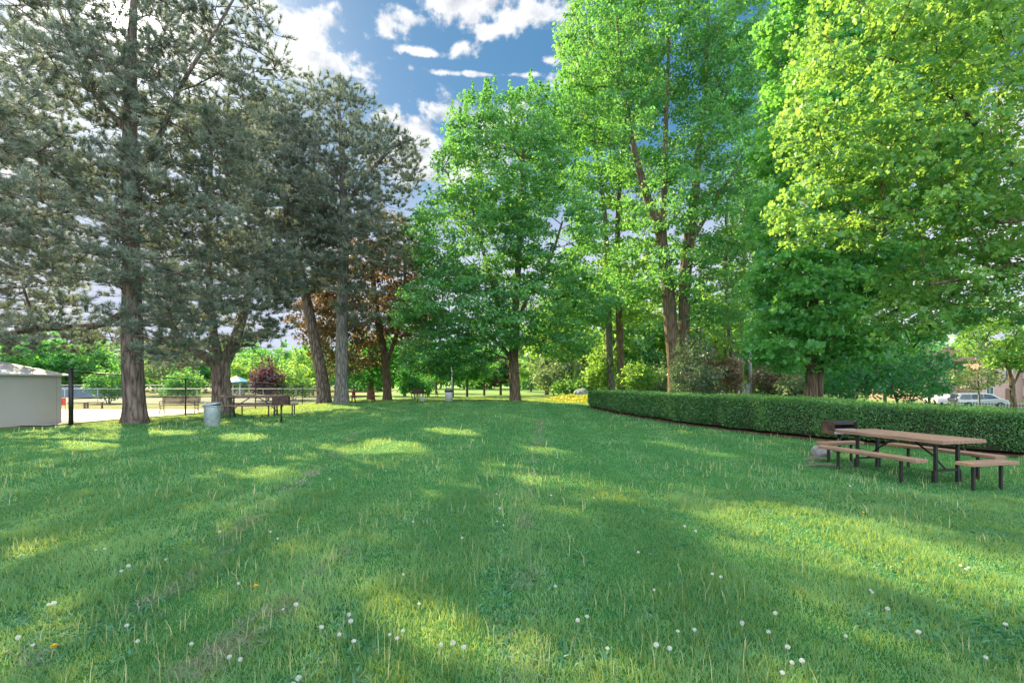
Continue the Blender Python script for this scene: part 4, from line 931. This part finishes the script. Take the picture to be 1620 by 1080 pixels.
def lathe_thing(name, label, cat, loc, parts, ang=0, group=None):
    root = thing(name, label, cat, loc, ang, group)
    for nm, prof, n, ribs, ra, m_ in parts:
        m = MB(); m.lathe(prof, n, ribs=ribs, ra=ra); m.build(nm, m_, root)
    return root
x, y, z = W(336, 17.1)
can = lathe_thing('trash_can', 'dented galvanised trash can with fluted sides near the pines', 'trash can', (x, y, z - 0.02),
    [('body', [(0.0, 0.0), (0.225, 0.0), (0.235, 0.03), (0.262, 0.70), (0.262, 0.74)], 96, 24, 0.018, M_GALV), ('rim', [(0.262, 0.73), (0.288, 0.735), (0.292, 0.76), (0.275, 0.772), (0.25, 0.76), (0.245, 0.60), (0.0, 0.58)], 48, 0, 0, M_GALV)], group='park bins')
for k, (rx_, ry_, rz_, lx_) in enumerate([(0.295, 0.0, 0.62, 1), (-0.295, 0.0, 0.62, -1)]):
    m = MB(); m.tube([(rx_ * 0.9, -0.06, 0.60), (rx_ * 1.08, -0.05, 0.60), (rx_ * 1.08, 0.05, 0.60), (rx_ * 0.9, 0.06, 0.60)], 0.007, 6); m.build('handle', M_GALV, can)
m = MB(); m.lathe([(0.31, 0.0), (0.315, 0.02), (0.29, 0.045), (0.14, 0.09), (0.0, 0.10)], 40); lid = m.build('lid', M_GALV, can)
lid.location = (-0.01, 0, 0.775); lid.rotation_euler = (0.0, math.radians(-11), 0.0)
x, y, z = W(710, 32.5)
lathe_thing('litter_bin', 'white round litter bin with a black band left of the middle maple', 'litter bin', (x, y, z),
    [('body', [(0.0, 0), (0.25, 0.0), (0.255, 0.62), (0.25, 0.63)], 32, 0, 0, M_WHITE), ('band', [(0.25, 0.625), (0.285, 0.63), (0.285, 0.73), (0.25, 0.735)], 32, 0, 0, M_BLACK), ('lid', [(0.252, 0.732), (0.25, 0.80), (0.18, 0.88), (0.0, 0.91)], 32, 0, 0, mat('grey plastic', (0.2, 0.26, 0.27), 0.5))], group='park bins')
x, y, z = W(668, 32.6)
lathe_thing('bucket', 'small white bucket on the grass beside the distant grill', 'bucket', (x, y, z),
    [('body', [(0, 0), (0.14, 0), (0.17, 0.33), (0.16, 0.34), (0.135, 0.06), (0, 0.05)], 24, 0, 0, M_WHITE), ('rim', [(0.168, 0.315), (0.18, 0.32), (0.18, 0.345), (0.158, 0.345)], 24, 0, 0, M_WHITE)])
x, y, z = W(1302, 10.7)
m = MB(); m.lathe([(0.0, 0), (0.11, 0.0), (0.13, 0.02), (0.13, 0.40), (0.115, 0.43), (0.0, 0.43)], 28)
o = m.build('concrete_block', M_CONC2); o.location = (x - 0.15, y, z + 0.11); o.rotation_euler = (0, math.radians(90), 0.5)
tag(o, 'round grey concrete block lying behind the left end of the near seat', 'concrete block')

# ---- shed
root = thing('shed', 'pale grey shed with a low hipped roof at the left edge', 'shed', (-18.6, 14.2, 0))
M_SHED = mat('pale painted siding', (0.43, 0.42, 0.38), 0.7, scale=0.6, var=0.06); M_ROOF = mat('pale metal roof', (0.50, 0.49, 0.51), 0.6, scale=1.5, var=0.08)
m = MB(); m.box((0, 0, 0.86), (4.2, 6.8, 1.94)); 
for i in range(0): pass
m.build('wall', M_SHED, root, bevel=0.01)
m = MB()
for i in range(3): m.box((2.104, -1.6 + i * 2.4, 0.86), (0.004, 0.012, 1.90))
m.build('siding_battens', mat('siding seam', (0.30, 0.31, 0.31), 0.7), root)
e = 1.815; a, b_ = 2.26, 3.56; m = MB()
m.add([(-a, -b_, e), (a, -b_, e), (a, b_, e), (-a, b_, e), (0, -b_ + 1.9, 2.62), (0, b_ - 1.9, 2.62), (-a, -b_, e + 0.05), (a, -b_, e + 0.05), (a, b_, e + 0.05), (-a, b_, e + 0.05)],
      [(3, 2, 1, 0), (0, 1, 7, 6), (1, 2, 8, 7), (2, 3, 9, 8), (3, 0, 6, 9), (6, 7, 4), (7, 8, 5, 4), (8, 9, 5), (9, 6, 4, 5)]); m.build('roof', M_ROOF, root)

# ---- fences
def wire_fence(name, label, pts, h, post_m, wire_m, posts, pr=0.03, pitch=0.11, rail_r=0.02, mid=False, wr=0.0016, group=None, base=None, tops=None):
    """pts: list of (x, y) corners; posts at given fractions"""
    p = [Vector((a, b, 0)) for a, b in pts]; seg = [(p[i + 1] - p[i]).length for i in range(len(p) - 1)]; T = sum(seg)
    def at(s):
        for i, l in enumerate(seg):
            if s <= l or i == len(seg) - 1: return p[i].lerp(p[i + 1], s / l)
            s -= l
    def bz(q): return (g(q.x, q.y) if base is None else base(q))
    def tz(q): return (bz(q) + h) if tops is None else tops
    o0 = at(0); root = thing(name, label, 'fence', (o0.x, o0.y, bz(o0)), group=group); ox, oy, oz = root.location
    def L_(q, z): return (q.x - ox, q.y - oy, z - oz)
    for s in posts:
        q = at(s * T); m = MB(); r_ = pr * (1.9 if s == posts[0] and pr > 0.035 else 1)
        m.tube([L_(q, bz(q) - 0.2), L_(q, tz(q) + (0.14 if s == posts[0] else 0.04))], r_, 10); m.build('post', post_m, root)
    n = max(2, int(T / 1.5)); m = MB(); m.tube([L_(at(T * i / n), tz(at(T * i / n))) for i in range(n + 1)], rail_r, 7); m.build('top_rail', post_m, root)
    if mid:
        m = MB(); m.tube([L_(at(T * i / n), bz(at(T * i / n)) + (tz(at(T * i / n)) - bz(at(T * i / n))) * mid) for i in range(n + 1)], rail_r, 6); m.build('middle_rail', post_m, root)
    m = MB(); k = int(T / pitch); hh = tz(o0) - bz(o0)
    for i in range(-int(hh / pitch), k):
        for d in (1, -1):
            s0, s1 = i * pitch, i * pitch + hh * 1.0
            if d < 0: s0, s1 = s1, s0
            c0, c1 = min(max(s0, 0), T), min(max(s1, 0), T)
            if abs(c1 - c0) < 0.05: continue
            t0 = (c0 - s0) / (s1 - s0); t1 = (c1 - s0) / (s1 - s0); q0, q1 = at(c0), at(c1)
            z0 = bz(q0) + 0.03 + (tz(q0) - bz(q0) - 0.04) * t0; z1 = bz(q1) + 0.03 + (tz(q1) - bz(q1) - 0.04) * t1
            m.tube([L_(q0, z0), L_(q1, z1)], wr, 3, cap=False)
    m.build('wire_mesh', wire_m, root)
    return root
FY = [16.55, 16.6, 20.2, 24.2, 28.4, 33.6, 39.6, 45.4, 52, 60]
f0 = FY[0]; fT = FY[-1] - FY[0]
wire_fence('chain_link_fence', 'black chain link fence with a thick end post beside the shed', [(fence_x(f0 + fT * i / 12), f0 + fT * i / 12) for i in range(13)], 1.83, M_BLACK, M_BLACK,
           [(yy - f0) / fT for yy in FY[1:]] , pr=0.036, pitch=0.10, rail_r=0.024, mid=0.5)
M_PGAL = mat('pale galvanised pipe', (0.45, 0.47, 0.46), 0.5, scale=3)
wire_fence('chain_link_fence', 'low pale fence along the near side of the tennis courts', [(-46, 46), (-17.5, 46)], 1.5, M_PGAL, M_GREYPOLE, [i / 9 for i in range(10)], pr=0.025, pitch=0.2, rail_r=0.03, tops=1.02, wr=0.0025)
wire_fence('chain_link_fence', 'pale fence along the far side of the tennis courts', [(-72, 70), (-24, 70)], 1.8, M_PGAL, M_GREYPOLE, [i / 12 for i in range(13)], pr=0.03, pitch=0.3, rail_r=0.035, tops=1.28, wr=0.003)
o = MB().box((0, 0, 0), (11.5, 0.02, 1.55)).build('windscreen', mat('blue grey windscreen cloth', (0.12, 0.16, 0.22), 0.9, scale=0.6, var=0.25))
o.location = (-61, 69.8, 0.30); tag(o, 'blue grey windscreen panel on the far court fence, left of the pine', 'windscreen')

# iron picket fence at the right
root = thing('picket_fence', 'low black iron picket fence behind the right end of the hedge', 'fence', (20, 21.5, g(20, 21.5)))
bx = root.location.copy(); m = MB(); n = 70
for i in range(n + 1):
    x = 20 + i * 0.11; y = 21.5 - i * 0.025; zz = g(x, y) - bx.z; m.box((x - bx.x, y - bx.y, zz + 0.48), (0.018, 0.018, 1.06))
m.build('pickets', M_BLACK, root)
for hh, nm in ((0.94, 'top_rail'), (0.15, 'bottom_rail')):
    m = MB(); m.tube([(i * 0.11, -i * 0.025, g(20 + i * 0.11, 21.5 - i * 0.025) - bx.z + hh) for i in range(0, n + 1, 7)], 0.014, 4); m.build(nm, M_BLACK, root)

# ---- park bench
def park_bench(label, loc, ang):
    root = thing('park_bench', label, 'bench', loc, ang)
    m = MB()
    for i in range(4): m.box((0, -0.18 + i * 0.11, 0.44 - 0.008 * i), (1.85, 0.085, 0.03))
    m.build('seat', M_PLANKD, root, bevel=0.003)
    m = MB()
    for i in range(4): m.box((0, 0.235 + 0.035 * i, 0.56 + i * 0.105), (1.85, 0.028, 0.08))
    m.build('backrest', M_PLANKD, root, bevel=0.003)
    for s in (-1, 1):
        m = MB(); x = s * 0.82
        m.tube([(x, -0.30, 0), (x, -0.23, 0.2), (x, -0.24, 0.42), (x, 0.18, 0.40), (x, 0.26, 0.55), (x, 0.38, 0.92)], 0.018, 8)
        m.tube([(x, 0.36, 0), (x, 0.24, 0.2), (x, 0.2, 0.41)], 0.018, 8); m.build('side_frame', M_BLACK, root)
        m = MB(); m.tube([(x, -0.24, 0.42), (x, -0.30, 0.55), (x, -0.22, 0.66), (x, 0.05, 0.66), (x, 0.29, 0.64)], 0.016, 8); m.build('armrest', M_BLACK, root)
        m = MB(); m.tube([(x, -0.23, 0.15), (x, -0.05, 0.30), (x, 0.14, 0.15), (x, 0.22, 0.32)], 0.010, 6); m.build('scroll', M_BLACK, root)
    return root
park_bench('slatted park bench with black iron sides on the path', (-18.0, 26.0, g(-18, 26) + 0.03), 0.25)
for (px, D, lb) in ((122, 33.5, 'low brown timber rail at the path edge beside the fence end post'), (150, 34.5, 'low brown timber rail at the path edge left of the big pine')):
    x, y, z = W(px, D); root = thing('timber_rail', lb, 'rail', (x, y, z), 0.05, 'timber rails along the path')
    m = MB(); m.box((0, 0, 0.43), (1.25, 0.12, 0.08)); m.build('rail', M_PLANKD, root, bevel=0.004)
    for s in (-1, 1): m = MB(); m.box((s * 0.5, 0, 0.17), (0.09, 0.09, 0.44)); m.build('leg', M_PLANKD, root)
x, y, z = W(98, 27.0); root = thing('sign_board', 'small red sign board beyond the fence by the shed corner', 'sign', (x, y, z), 0.1)
MB().box((0, 0, 0.62), (0.40, 0.02, 0.42)).build('panel', mat('red paint', (0.55, 0.07, 0.06), 0.5), root); 
for s in (-1, 1): MB().box((s * 0.15, 0.025, 0.35), (0.03, 0.03, 0.84)).build('leg', M_GREYPOLE, root)
MB().box((-0.05, -0.014, 0.66), (0.03, 0.006, 0.20)).box((0.0, -0.014, 0.575), (0.13, 0.006, 0.03)).build('mark', M_BLACK, root)

# ---- shelter
x, y, z = W(374, 70); root = thing('park_shelter', 'small park shelter with a teal blue roof seen past the forked pine', 'shelter', (x, y, z))
m = MB(); m.add([(-1.5, -1.5, 2.2), (1.5, -1.5, 2.2), (1.5, 1.5, 2.2), (-1.5, 1.5, 2.2), (0, 0, 3.1), (-1.5, -1.5, 2.1), (1.5, -1.5, 2.1), (1.5, 1.5, 2.1), (-1.5, 1.5, 2.1)],
                [(0, 1, 4), (1, 2, 4), (2, 3, 4), (3, 0, 4), (5, 6, 1, 0), (6, 7, 2, 1), (7, 8, 3, 2), (8, 5, 0, 3), (8, 7, 6, 5)]); m.build('roof', mat('teal roof paint', (0.08, 0.33, 0.45), 0.5), root)
for s in (-1, 1):
    for t in (-1, 1): MB().box((s * 1.2, t * 1.2, 1.0), (0.15, 0.15, 2.19)).build('post', M_GREYPOLE, root)
MB().box((0.6, 0, 0.55), (1.0, 0.5, 1.1)).build('counter', M_CONC2, root, bevel=0.02)

# ---- poles
x, y, z = W(1187, 35); root = thing('light_pole', 'grey metal light pole with a side box behind the hedge', 'pole', (x, y, z))
MB().tube([(0, 0, -0.2), (0, 0, 8.6)], [0.13, 0.08], 14).build('pole', M_GREYPOLE, root)
MB().box((-0.21, 0, 1.25), (0.22, 0.20, 1.0)).build('control_box', M_GREYPOLE, root, bevel=0.01)
MB().tube([(0, 0, 8.5), (-0.5, 0, 8.8), (-1.2, 0, 8.85)], 0.04, 8).build('arm', M_GREYPOLE, root)
MB().box((-1.5, 0, 8.84), (0.7, 0.26, 0.12)).build('lamp_head', M_GREYPOLE, root, bevel=0.03)
x, y, z = W(715, 52); root = thing('lamp_post', 'thin pale lamp post standing behind the white litter bin', 'lamp post', (x, y, z))
MB().tube([(0, 0, -0.2), (0, 0, 3.6)], 0.06, 10).build('pole', M_GREYPOLE, root); m = MB(); m.lathe([(0.08, 3.6), (0.2, 3.7), (0.18, 3.95), (0.05, 4.05), (0, 4.06)], 16); m.build('lantern', M_BLACK, root)

# ---- boulder and sunlit yellow mound at the hedge end
def blob(name, c, r, m_, seed, amp=0.25, sub=4):
    import bmesh
    bm = bmesh.new(); bmesh.ops.create_icosphere(bm, subdivisions=sub, radius=1)
    for v in bm.verts:
        n_ = 1 + amp * noise.noise(v.co * 1.1 + Vector((seed, 0, 0))) + amp * 0.35 * noise.noise(v.co * 3.4 + Vector((seed, 9, 0))) + amp * 0.12 * noise.noise(v.co * 9)
        v.co = Vector((v.co.x * r[0], v.co.y * r[1], v.co.z * r[2])) * n_
    me = bpy.data.meshes.new(name); bm.to_mesh(me); bm.free(); me.polygons.foreach_set('use_smooth', [True] * len(me.polygons))
    o = link(name, me, m_); o.location = c; return o
x, y, z = W(920, 42); tag(blob('boulder', (x, y, z + 0.35), (0.75, 0.6, 0.62), mat('pale blue grey stone', (0.22, 0.27, 0.28), 0.9, scale=4, col2=(0.42, 0.47, 0.48), bump=0.02), 4), 'pale grey boulder just past the left end of the hedge', 'boulder')
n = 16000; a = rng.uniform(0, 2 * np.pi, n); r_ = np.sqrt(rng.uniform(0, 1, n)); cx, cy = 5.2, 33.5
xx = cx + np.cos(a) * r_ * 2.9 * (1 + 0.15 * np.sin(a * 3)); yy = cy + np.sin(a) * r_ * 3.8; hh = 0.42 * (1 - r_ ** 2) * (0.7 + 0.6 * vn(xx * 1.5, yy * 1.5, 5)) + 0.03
pos = np.stack([xx, yy, gz(xx, yy) + hh * rng.uniform(0.45, 1, n)], -1); o = leaves_mesh('sunlit_mound', pos, unit(np.array([0, 0, 1.0]) + 0.8 * rvec(n)), 0.13 * rng.uniform(0.7, 1.4, n), np.clip(rng.normal(0.5, 0.25, n), 0, 1), M_SUNLIT, None)  # leaf mound standing in for sunlit grass, the light is in its colour
tag(o, 'low grassy mound coloured sunlit yellow past the hedge end', 'ground cover', kind='stuff')

# ---- street at the right: van, second car, house
def wheel(parent, x, y, r, side):
    t = MB(); t.lathe([(r * 0.62, -0.10), (r * 0.93, -0.10), (r, -0.06), (r, 0.06), (r * 0.93, 0.10), (r * 0.62, 0.10)], 32)
    w_ = t.build('wheel', mat('tyre rubber', (0.02, 0.02, 0.02), 0.85), parent); w_.rotation_euler = (math.radians(90), 0, 0); w_.location = (x, y, r)
    t = MB(); t.lathe([(0, 0.055 * side), (r * 0.18, 0.06 * side), (r * 0.60, 0.085 * side), (r * 0.64, 0.07 * side)], 32)
    for k in range(5):
        a = k * 2 * math.pi / 5; t.box((math.cos(a) * r * 0.36, math.sin(a) * r * 0.36, 0.083 * side), (r * 0.5, 0.07, 0.02), m=Matrix.Rotation(a, 3, 'Z'))
    t.build('rim', M_GALV, w_)
def vehicle(name, label, cat, loc, ang, body_m, prof, roofw, beltz, L, wins, wh, wb, r):
    """lofted body: prof = side outline (x, z) split at belt into tumblehome"""
    root = thing(name, label, cat, loc, ang); Wd = 0.96
    V = []; n = len(prof)
    def yw(z, x): 
        k = 1 - 0.05 * (abs(x) / (L / 2)) ** 4 * 2
        return (Wd if z <= beltz else Wd - (z - beltz) * 0.30) * k
    ring = [(x, z) for x, z in prof]
    import bmesh
    m = MB(); cuts = [-1, -0.93, 0.93, 1]
    vs = []
    for c in cuts:
        for x, z in ring:
            inset = 0.06 if abs(c) == 1 else 0.0
            vs.append((x * (1 - inset * 0.5), yw(z, x) * c, z - (inset * 0.4 if z > 1.0 else 0) + (0.04 if inset and z < 0.4 else 0)))
    fs = [(i * n + k, i * n + (k + 1) % n, (i + 1) * n + (k + 1) % n, (i + 1) * n + k) for i in range(3) for k in range(n)] + [tuple(range(n))[::-1], tuple(range(3 * n, 4 * n))]
    m.add(vs, fs, False); m.build('body', body_m, root, bevel=0.02)
    for nm, poly in wins:
        for s in (-1, 1):
            m = MB(); q = []
            for o_ in (0.0, 0.015):
                for x, z in poly: q.append((x, s * (yw(z, x) + 0.004 + o_), z))
            k = len(poly); m.add(q, [tuple(range(k)), tuple(range(k, 2 * k))[::-1]] + [(i, (i + 1) % k, k + (i + 1) % k, k + i) for i in range(k)]); m.build(nm, M_GLASS, root)
    for x in wb:
        for s in (-1, 1):
            m = MB(); m.lathe([(r * 1.16, -0.015), (r * 1.16, 0.012), (0, 0.012)], 28); a_ = m.build('wheel_arch', M_BLACK, root); a_.rotation_euler = (math.radians(90), 0, 0); a_.location = (x, s * (Wd + 0.0), r)
            wheel(root, x, s * (Wd - 0.06), r, -s)
    return root
M_VAN = mat('pale silver green paint', (0.40, 0.45, 0.40), 0.3, metal=0.2, scale=2, var=0.05, spec=0.6)
vp = [(-2.5, 0.32), (-2.56, 0.6), (-2.54, 1.0), (-2.46, 1.18), (-2.22, 1.66), (-1.9, 1.74), (0.2, 1.76), (0.9, 1.66), (1.75, 1.12), (2.3, 0.98), (2.55, 0.72), (2.56, 0.42), (2.4, 0.28)]
x, y, z = W(1548, 56)
van = vehicle('minivan', 'pale silver minivan parked on the driveway in front of the brick house', 'minivan', (x, y, z + 0.03), -0.25, M_VAN, vp, 0, 1.02, 5.12,
        [('window', [(-2.18, 1.08), (-2.02, 1.58), (-1.15, 1.62), (-1.12, 1.08)]), ('window', [(-1.02, 1.08), (-1.05, 1.62), (-0.05, 1.64), (0.0, 1.08)]), ('window', [(0.08, 1.08), (0.04, 1.64), (0.75, 1.58), (1.45, 1.12)])], None, (-1.5, 1.53), 0.34)
m = MB(); m.add([(-2.50, -0.74, 1.12), (-2.50, 0.74, 1.12), (-2.29, 0.62, 1.58), (-2.29, -0.62, 1.58), (-2.46, -0.74, 1.12), (-2.46, 0.74, 1.12), (-2.25, 0.62, 1.58), (-2.25, -0.62, 1.58)], [(0, 3, 2, 1), (4, 5, 6, 7), (0, 1, 5, 4), (1, 2, 6, 5), (2, 3, 7, 6), (3, 0, 4, 7)]); m.build('rear_window', M_GLASS, van)
for s in (-1, 1): MB().box((-2.52, s * 0.82, 1.0), (0.06, 0.16, 0.34)).build('tail_light', mat('red lens', (0.35, 0.02, 0.02), 0.2), van); MB().box((2.46, s * 0.7, 0.80), (0.14, 0.34, 0.16)).build('headlight', M_GLASS, van)
MB().box((-2.57, 0, 0.5), (0.06, 1.75, 0.25)).build('bumper', M_VAN, van, bevel=0.02); MB().box((-2.565, 0, 0.82), (0.03, 0.5, 0.14)).build('number_plate', M_WHITE, van)
cp = [(-2.2, 0.3), (-2.25, 0.6), (-2.2, 0.95), (-1.75, 1.02), (-1.1, 1.42), (0.2, 1.45), (1.0, 1.0), (2.0, 0.85), (2.2, 0.6), (2.15, 0.3)]
x, y, z = W(1484, 66)
vehicle('parked_car', 'white car parked left of the silver minivan', 'car', (x, y, z + 0.03), 1.2, M_WHITE, cp, 0, 0.92, 4.4,
        [('window', [(-1.55, 0.98), (-1.05, 1.36), (-0.4, 1.38), (-0.4, 0.98)]), ('window', [(-0.32, 0.98), (-0.32, 1.38), (0.15, 1.38), (0.8, 0.98)])], None, (-1.35, 1.35), 0.32)

def brick_mat(name, c1, c2, mo):
    m = bpy.data.materials.new(name); m.use_nodes = True; nt = m.node_tree; b = nt.nodes['Principled BSDF']; b.inputs['Roughness'].default_value = 0.9
    tc = nt.nodes.new('ShaderNodeTexCoord'); mp = nt.nodes.new('ShaderNodeMapping'); mp.inputs['Rotation'].default_value = (math.radians(90), 0, 0)
    br = nt.nodes.new('ShaderNodeTexBrick'); br.inputs['Scale'].default_value = 1.0; br.inputs['Brick Width'].default_value = 0.22; br.inputs['Row Height'].default_value = 0.075; br.inputs['Mortar Size'].default_value = 0.008
    br.inputs['Color1'].default_value = (*c1, 1); br.inputs['Color2'].default_value = (*c2, 1); br.inputs['Mortar'].default_value = (*mo, 1)
    nt.links.new(tc.outputs['Object'], mp.inputs[0]); nt.links.new(mp.outputs[0], br.inputs['Vector']); nt.links.new(br.outputs['Color'], b.inputs['Base Color']); return m
M_BRICK = brick_mat('pink brick', (0.40, 0.22, 0.17), (0.50, 0.31, 0.25), (0.42, 0.38, 0.35))
def house(label, loc, ang, w, d, h, wall_m, seed):
    root = thing('house', label, 'house', loc, ang)
    MB().box((0, 0, h / 2 - 0.3), (w, d, h + 0.6)).build('wall', wall_m, root)
    m = MB(); m.add([(-w / 2 - 0.4, -d / 2 - 0.4, h), (w / 2 + 0.4, -d / 2 - 0.4, h), (w / 2 + 0.4, d / 2 + 0.4, h), (-w / 2 - 0.4, d / 2 + 0.4, h), (-w / 2 - 0.4, 0, h + 2.6), (w / 2 + 0.4, 0, h + 2.6)],
            [(0, 1, 5, 4), (2, 3, 4, 5), (0, 4, 3), (1, 2, 5), (3, 2, 1, 0)]); rf = m.build('roof', mat('brown shingles', (0.10, 0.085, 0.08), 0.9, scale=9, var=0.3), root)
    MB().box((w * 0.3, d * 0.1, h + 2.5), (0.7, 0.7, 1.6)).build('chimney', wall_m, rf)
    y = -d / 2
    for i in range(3):
        for fl in (0, 1):
            x = -w / 2 + w * (i + 0.5) / 3; z = 1.6 + fl * 2.8
            if fl == 0 and i == 1:
                dr = MB().box((x, y - 0.03, 1.05), (1.0, 0.06, 2.1)).build('door', M_PLANKD, root); MB().box((x + 0.38, y - 0.08, 1.0), (0.05, 0.05, 0.05)).build('handle', M_BLACK, dr); continue
            wn = MB().box((x, y - 0.015, z), (1.25, 0.03, 1.35)).build('window', M_GLASS, root)
            m = MB()
            for s in (-1, 1): m.box((x + s * 0.67, y - 0.04, z), (0.09, 0.08, 1.53)); m.box((x, y - 0.04, z + s * 0.72), (1.25, 0.08, 0.09))
            m.box((x, y - 0.035, z), (0.05, 0.04, 1.35)); m.build('frame', M_WHITE, wn); MB().box((x, y - 0.08, z - 0.81), (1.6, 0.16, 0.08)).build('sill', M_CONC2, wn)
    return root
def hl(px, D): return W(px, D)
x, y, z = W(1452, 82); house('orange tan brick house mostly hidden by the dark shrub', (x, y, z), 0.2, 10, 9, 5.6, M_BRICK, 1)
x, y, z = W(1545, 80); house('pink brick house directly behind the minivan', (x, y, z), 0.15, 10.5, 9, 6.4, M_BRICK, 2)
x, y, z = W(1650, 78); house('pale sided house at the right edge behind the young lime tree', (x, y, z), 0.1, 11, 9, 5.8, mat('pale lap siding', (0.42, 0.41, 0.43), 0.8, scale=2, stretch=(0.3, 0.3, 12)), 3)

# ---- dandelions
def dandelion(label, kind):
    root = thing('dandelion', label, 'dandelion', (0, 0, 0), group='dandelion seed heads on the lawn' if kind else 'yellow dandelions')
    h = 0.17 if kind else 0.07
    MB().tube([(0, 0, -0.01), (0.006, 0, h * 0.5), (0.012, 0.004, h)], [0.0024, 0.002, 0.0018], 6).build('stem', M_STALK, root)
    if kind:
        n = 150; d = rvec(n); b0 = d * 0.004; e = d * rng.uniform(0.017, 0.0205, n)[:, None]; t = unit(np.cross(d, rvec(n))); t2 = np.cross(d, t)
        V = []; 
        for i in range(n):
            c = e[i]; V += [b0[i] - t[i] * 0.0003, b0[i] + t[i] * 0.0003, c, c]
            for k in range(3):
                a1 = k * 2.1; w1 = t[i] * math.cos(a1) + t2[i] * math.sin(a1); w2 = t[i] * math.cos(a1 + 0.7) + t2[i] * math.sin(a1 + 0.7)
                V += [c, c + w1 * 0.0038 + d[i] * 0.0015, c + (w1 + w2) * 0.0026 + d[i] * 0.002, c + w2 * 0.0038 + d[i] * 0.0015]
        V = np.array(V) + np.array([0.012, 0.004, h + 0.012]); np_mesh('seed_head', V, 4, M_FLUFF, root)
        m = MB(); m.lathe([(0, -0.005), (0.005, -0.002), (0.006, 0.002), (0, 0.006)], 8, c=(0.012, 0.004, h + 0.010)); m.build('core', M_STALK, root)
    else:
        n = 90; a = rng.uniform(0, 2 * np.pi, n); r0 = rng.uniform(0.006, 0.019, n); V = []
        for i in range(n):
            d = np.array([math.cos(a[i]), math.sin(a[i]), 0]); s = np.array([-d[1], d[0], 0]) * 0.0016; zt = 0.012 * (1 - (r0[i] / 0.02) ** 2) + 0.002
            V += [-s * 0.5, s * 0.5, d * r0[i] + s + [0, 0, zt], d * r0[i] - s + [0, 0, zt]]
        np_mesh('petals', np.array(V) + np.array([0.012, 0.004, h]), 4, M_PETAL, root)
        MB().lathe([(0, -0.006), (0.006, -0.004), (0.007, 0.0), (0, 0.001)], 8, c=(0.012, 0.004, h)).build('calyx', M_STALK, root)
    return root
M_STALK = mat('pale green stalk', (0.22, 0.30, 0.10), 0.7, scale=20, col2=(0.38, 0.36, 0.18))
M_FLUFF = leaf_mat('white fluff', (0.75, 0.76, 0.74), (0.85, 0.86, 0.84), (0.8, 0.8, 0.78), 0.45); M_PETAL = leaf_mat('yellow petal', (0.75, 0.52, 0.02), (0.8, 0.6, 0.03), (0.8, 0.6, 0.03), 0.3)
PUFF = [(505, 988), (204, 985), (475, 1070), (664, 952), (636, 995), (618, 1004), (778, 750), (785, 779), (1037, 934), (1037, 1025), (1226, 970), (1247, 1028), (1381, 935), (1275, 1048), (1234, 1070), (694, 1022),
        (168, 863), (200, 896), (35, 1005), (550, 975), (375, 920), (720, 1020), (960, 1026), (1075, 1000), (1140, 910), (1400, 960), (1520, 890), (1528, 897), (1170, 985), (1215, 1000), (300, 1018), (215, 1012), (930, 975),
        (786, 822), (653, 824), (637, 910), (870, 780), (940, 785), (1118, 700), (790, 800), (730, 850), (265, 880), (440, 850), (350, 842), (520, 760), (610, 745), (1350, 760), (1345, 765), (500, 700), (240, 730), (120, 740),
        (560, 1010), (880, 930), (1010, 870), (1340, 1010), (1460, 1000), (1560, 1040), (1590, 980), (1100, 840), (380, 1040), (90, 950), (450, 960)]
pr = dandelion('white dandelion seed head on a thin stalk in the mown grass', True); first = True
PUFF = PUFF + [(a + random.uniform(-26, 26), b + random.uniform(-9, 14)) for a, b in random.sample(PUFF[2:], 26) if b > 800]
for i, (px, py) in enumerate(PUFF):
    hp = 0.17 * random.uniform(0.65, 1.15); k = random.uniform(0.42, 0.72)
    D = (CH - 0.185 * k * 0.85) * F / (py - HZ); x = (px - 810) / F * D
    o = pr if first else copy_tree(pr); first = False
    o.location = (x, D, g(x, D)); o.rotation_euler = (random.uniform(-0.12, 0.12), random.uniform(-0.12, 0.12), random.uniform(0, 6.28)); o.scale = (k, k, k * random.uniform(0.7, 1.0))
pr = dandelion('yellow dandelion flower', False)
for i, (px, py, lb) in enumerate([(401, 932, 'single yellow dandelion left of the centre, beyond the clippings row'), (1364, 812, 'yellow dandelion between the long picnic table and the sunny patch'), (80, 1026, 'yellow dandelion in the near left corner below the sunny spot')]):
    D = (CH - 0.06) * F / (py - HZ); x = (px - 810) / F * D; o = pr if i == 0 else copy_tree(pr); o.location = (x, D, g(x, D)); o['label'] = lb; o.scale = (1.2, 1.2, 1.2)
